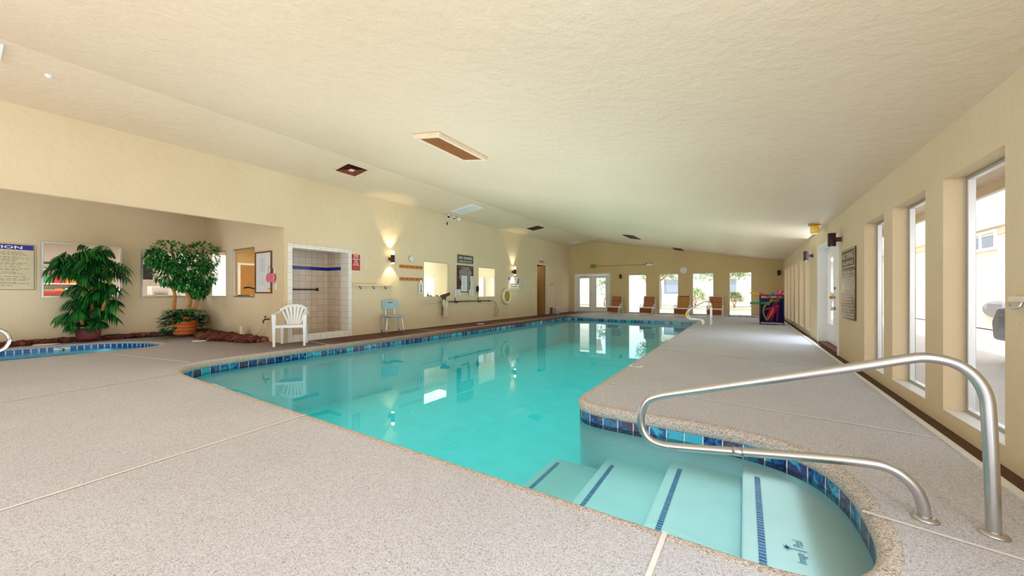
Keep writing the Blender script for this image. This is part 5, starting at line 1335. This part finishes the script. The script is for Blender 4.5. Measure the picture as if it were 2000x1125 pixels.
def house(loc, w, d, h, wins, label, door=None, rz=0):
    t = thing('house', label, 'house', loc, rz)
    mb = MB(); mb.box(-w/2,w/2,0,d,.9,h); mb.build('wall', hw, t); mb = MB(); mb.box(-w/2-.02,w/2+.02,-.03,d,0,.9); mb.build('brick_base', hb, t)
    mb = MB(); mb.add([(-w/2-.5,-.7,h-.05),(w/2+.5,-.7,h-.05),(w/2+.5,d+.5,h-.05),(-w/2-.5,d+.5,h-.05),(-w/2-.5,d/2,h+1.6),(w/2+.5,d/2,h+1.6)], [(0,1,5,4),(2,3,4,5),(0,4,3),(1,2,5),(0,3,2,1)]); mb.build('roof', hr, t)
    for (x, z, ww, hh) in wins:
        mb = MB(); f_ = .09
        for a,b,c,e in ((x-ww/2-f_,x+ww/2+f_,z-hh/2-f_,z-hh/2),(x-ww/2-f_,x+ww/2+f_,z+hh/2,z+hh/2+f_),(x-ww/2-f_,x-ww/2,z-hh/2,z+hh/2),(x+ww/2,x+ww/2+f_,z-hh/2,z+hh/2)): mb.box(a,b,-.05,.0,c,e)
        fr_o = mb.build('window', M['white'], t); mb = MB(); mb.box(x-ww/2,x+ww/2,-.02,-.001,z-hh/2,z+hh/2); mb.build('pane', hg, fr_o)
    if door is not None:
        mb = MB(); mb.box(door-.5,door+.5,-.06,.0,0,2.1); mb.build('door', M['white'], t)
    return t
house((-3.2,33,0), 7, 6, 3.0, [(-1.9,1.55,1.2,1.2),(2.1,1.55,1.2,1.2)], 'pale house with pink brick base across the lawn, middle of the end windows')
house((4.6,33,0), 5, 4, 3.2, [(-1.2,1.6,1.7,1.3)], 'pale house across the lawn seen in the rightmost end window', .9)
house((-14.5,30,0), 7.5, 7, 3.6, [], 'pale gabled house across the lawn seen through the French doors', None, .35)
def bush(loc, r_, h, m, label, cnt=1100):
    t = thing('bush', label, 'bush', loc); mb = MB()
    for _ in range(cnt):
        d = rdir(rr, -.2, 1); k = rr.uniform(.6,1); leaf(mb, (d.x*r_*k, d.y*r_*k, h*.45+d.z*h*.5*k), d+rdir(rr)*.5, .13, .08, droop=.1, seg=1)
    mb.build('foliage', m, t); mb = MB()
    for k in range(4): mb.tube([(.03*k-.05,0,0),(.2*math.cos(k*1.7),.2*math.sin(k*1.7),h*.5)], .02, 6)
    o = mb.build('stems', bark, t); o['kind'] = 'stuff'
bush((-3.0,29.6,0), .75, 1.5, lfb, 'bright green bush before the middle house'); bush((-.6,31.0,0), .6, 1.2, lfo, 'pale green bush before the brick base of the middle house'); bush((-9.4,28.6,0), .9, 2.4, lfo, 'olive bush beside the gabled house'); bush((4.6,29.8,0), .6, 1.1, leaf_mat('flower_leaf', (170,180,140), (220,150,150), (236,190,190)), 'pink flowering bush before the right house')
def tree(loc, h, r_, label, cnt=3000):
    t = thing('garden_tree', label, 'tree', loc); mb = MB(); mb.tube(smooth_path([(0,0,0),(.05,.02,h*.3),(-.08,0,h*.6),(.0,0,h*.8)],2), .16, 10); mb.build('trunk', simple('grey_bark', (168,160,156), .8, var=.1), t)
    for k in range(4):
        a = k*1.7; mb = MB(); mb.tube(smooth_path([(-.02,0,h*.48),(.5*math.cos(a),.5*math.sin(a),h*.6),(r_*.8*math.cos(a),r_*.8*math.sin(a),h*.78)],2), [.07]*5+[.04]*30 if False else .05, 8); mb.build('branch', bark, t)
    mb = MB()
    for _ in range(cnt):
        d = rdir(rr, -.75, 1); k = rr.uniform(.45,1); leaf(mb, (d.x*r_*k, d.y*r_*k, h*.78+d.z*h*.36*k), d+rdir(rr)*.8, .16, .09, droop=.2, seg=1)
    mb.build('foliage', lfo, t)
tree((-1.2,26.6,0), 3.6, 1.9, 'pale leafed tree with a grey trunk on the lawn behind the third end window'); tree((2.4,29.0,0), 3.8, 1.7, 'pale leafed tree on the lawn behind the rightmost end window'); tree((-4.9,26.4,0), 3.7, 1.5, 'slender tree on the lawn behind the second end window')
# yard on the right
t = thing('yard_building', 'pale building with a small wide window across the yard', 'building', (6.2,6,0), RW)
mb = MB(); mb.box(-24,16,0,4,0,3.0); mb.build('wall', simple('yard_wall', (240,228,204), .8, var=.02), t); mb = MB(); mb.box(-24,16,-.12,4,3.0,3.35); mb.build('parapet', simple('yard_parapet', (232,220,200), .8), t)
for x in (-11.3,.7,9.0):
    mb = MB(); f_ = .1
    for a,b,c,e in ((x-.85,x+.85,2.35,2.43),(x-.85,x+.85,2.85,2.93),(x-.85,x-.75,2.43,2.85),(x+.75,x+.85,2.43,2.85),(x-.04,x+.04,2.43,2.85)): mb.box(a,b,-.06,.0,c,e)
    fo_ = mb.build('window', M['white'], t); mb = MB(); mb.box(x-.75,x+.75,-.03,-.001,2.43,2.85); mb.build('pane', hg, fo_)
mb = MB(); mb.box(-24,16,-.04,0,2.78,2.84); mb.build('band', M['cream'], t)
t = thing('eave', 'beige overhanging eave outside the window wall', 'eave', (1.65,6,2.62))
mb = MB(); mb.box(0,1.25,-12,13.5,0,.12); mb.build('soffit', simple('beige_soffit', (226,204,178), .8), t); mb = MB(); mb.box(1.25,1.32,-12,13.5,-.14,.22); mb.build('fascia', M['cream'], t)
# round grey wall cover and the parked car
t = thing('oval_cover', 'large oval grey cover on the pale building across the yard', 'cover', (6.18,16.4,.60), RW)
mb = MB(); mb.lathe([(0,.06),(.70,.06),(.72,.03),(.72,0),(0,0)], (0,0,0), 40, Matrix.Rotation(PI/2,4,'X'), sy=.34); mb.build('disc', simple('pale_grey_disc', (150,148,152), .6), t); mb = MB(); mb.box(-.35,.3,-.09,-.06,-.12,.16); mb.build('plate', simple('mid_grey_plate', (128,126,132), .6), t)
t = thing('parked_car', 'grey blue hatchback parked in the yard outside the nearest window', 'car', (4.3,7.45,0), RW)
carp = simple('grey_blue_car_paint', (104,116,136), .25, var=.03); cg = simple('car_glass', (120,150,166), .1, var=.05)
body = [(-1.9,.32),(-1.95,.62),(-1.8,.86),(-1.0,.92),(1.75,.94),(1.93,.86),(1.97,.5),(1.9,.3)]
mb = MB(); mb.prism(body, -.85, .85); mb.build('body', carp, t, bevel=.06, seg=3)
mb = MB(); mb.add([(-1.05,-.8,.9),(1.8,-.8,.92),(1.35,-.66,1.42),(-.3,-.66,1.45),(-1.05,.8,.9),(1.8,.8,.92),(1.35,.66,1.42),(-.3,.66,1.45)], [(0,1,2,3),(4,7,6,5),(0,3,7,4),(1,5,6,2),(3,2,6,7),(0,4,5,1)]); mb.build('cabin', cg, t, bevel=.04)
mb = MB(); mb.box(-.3,1.3,-.66,.66,1.43,1.48); mb.build('roof', carp, t, bevel=.02)
for x in (-1.2,1.25):
    for y in (-.85,.68):
        mb = MB(); mb.cyl((x,y,.3),(x,y+.17,.3),.3,n=24); wl_ = mb.build('wheel', M['black'], t); mb = MB(); mb.cyl((x,y-.005,.3),(x,y+.175,.3),.17,n=20); mb.build('hubcap', M['alu'], wl_)
for y in (-.7,.7): mb = MB(); mb.box(1.94,1.975,y-.1,y+.1,.6,.8); mb.build('tail_light', simple('tail_red', (170,60,50), .3), t)
# ---------------------------------------------------------------- light
w = bpy.data.worlds.new('sky'); SC.world = w; w.use_nodes = True
n = w.node_tree; bg = n.nodes['Background']
sky = n.nodes.new('ShaderNodeTexSky'); sky.sky_type = 'NISHITA'; sky.sun_disc = False; sky.sun_elevation = math.radians(50); sky.sun_rotation = math.radians(200); sky.air_density = 1.0; sky.dust_density = 2.0
mxs = n.nodes.new('ShaderNodeMix'); mxs.data_type = 'RGBA'; mxs.inputs[0].default_value = .55
n.links.new(sky.outputs[0], mxs.inputs[6]); mxs.inputs[7].default_value = (7,7.4,8,1)
n.links.new(mxs.outputs[2], bg.inputs[0]); bg.inputs[1].default_value = .42
def area(name, loc, rot, sx, sy, power, col=(1,1,1), spread=None):
    l = bpy.data.lights.new(name, 'AREA'); l.shape = 'RECTANGLE'; l.size = sx; l.size_y = sy; l.energy = power; l.color = col
    if spread: l.spread = spread
    o = bpy.data.objects.new(name, l); COL.objects.link(o); o.location = loc; o.rotation_euler = rot; return o
def spot(name, loc, aim, power, col, ang, blend=.5, r=.02):
    l = bpy.data.lights.new(name, 'SPOT'); l.energy = power; l.color = col; l.spot_size = math.radians(ang); l.spot_blend = blend; l.shadow_soft_size = r
    o = bpy.data.objects.new(name, l); COL.objects.link(o); o.location = loc
    o.rotation_euler = Vector(aim).to_track_quat('-Z', 'Y').to_euler(); return o
sun = bpy.data.lights.new('sun', 'SUN'); sun.energy = 4.5; sun.angle = .05; sun.color = (1,.97,.92)
so = bpy.data.objects.new('sun', sun); COL.objects.link(so); so.rotation_euler = Vector((.35,.55,-1)).to_track_quat('-Z','Y').to_euler()
UP = (PI,0,0)
area('bounce_main', (-4.1,5.6,.03), UP, 4.6, 7, 150, (1,.93,.97))  # bounce lamps: unseen up-facing fills added to brighten ceiling and walls
area('bounce_far', (-3.5,13.5,.03), UP, 7, 7, 62, (1,.9,.74))
area('bounce_near', (-2.6,-2.0,.03), UP, 6.4, 5, 160, (1,.94,.97))
area('bounce_spa', (-10.6,.5,.03), UP, 2.6, 5, 60, (1,.96,.92))
area('lobby_light', (-15,.5,2.7), (0,0,0), 3, 6, 200, (1,.98,.95))
area('gym_light', (-11.8,5.8,2.7), (0,0,0), 3, 2, 110, (1,.95,.85))
area('office_light', (-10.2,10,2.85), (0,0,0), 2.4, 4, 130, (1,1,.97))
area('pool_fill', (-4.3,9,-.22), (0,0,0), 5.2, 13.4, 150, (1,1,1))  # unseen lamp added under the surface to brighten the water
area('alcove_fill', (-.5,2.6,-.205), (0,0,0), 1.6, 1.3, 4, (.9,1,1))  # unseen lamp added to lift the pool steps
area('spa_fill', (-11.1,0,-.14), (0,0,0), 1.6, 4.2, 40, (1,1,1))  # unseen lamp added so the spa water looks bright
dl = Vector((-1,0,-.0001)).to_track_quat('-Z','Y').to_euler()
area('daylight_fill_right', (1.34,10.8,1.1), dl, 1.8, 16, 330, (.72,.86,1))  # unseen panel added inside the windows to stand in for daylight
area('daylight_fill_near', (1.34,.3,1.1), dl, 1.8, 6.5, 210, (.72,.86,1))  # likewise an added panel, beside the near deck and steps
area('fill_back', (-3.5,-5.6,2.0), Vector((0,.9,-.42)).to_track_quat('-Z','Y').to_euler(), 8, 2.4, 345, (.80,.89,1))  # unseen fill added before the solid back wall, no window there
for sy_, sz_ in ((6.86,2.03),(13.30,1.97)):
    spot('sconce_up', (XL+.13,sy_,sz_+.23), (-.28,0,1), 26, (1,.80,.46), 80, .6, .03)
    spot('sconce_down', (XL+.13,sy_,sz_-.16), (-.35,0,-1), 16, (1,.84,.52), 90, .6, .03)
area('passage_light', (-9.4,16,2.7), (0,0,0), .8, .8, 10, (1,.8,.5))
# ---------------------------------------------------------------- camera
cam = bpy.data.cameras.new('camera'); cam.sensor_width = 36; cam.lens = 717.32/2000*36; cam.shift_y = 8.37/2000; cam.clip_start = .05; cam.clip_end = 300
co = bpy.data.objects.new('camera', cam); COL.objects.link(co); co.location = (0,0,1.1); co.rotation_euler = (PI/2,0,.5638)
SC.camera = co
SC.cycles.caustics_reflective = False; SC.cycles.max_bounces = 8
SC.view_settings.view_transform = 'Standard'; SC.view_settings.look = 'None'; SC.view_settings.exposure = 0; SC.view_settings.gamma = 1
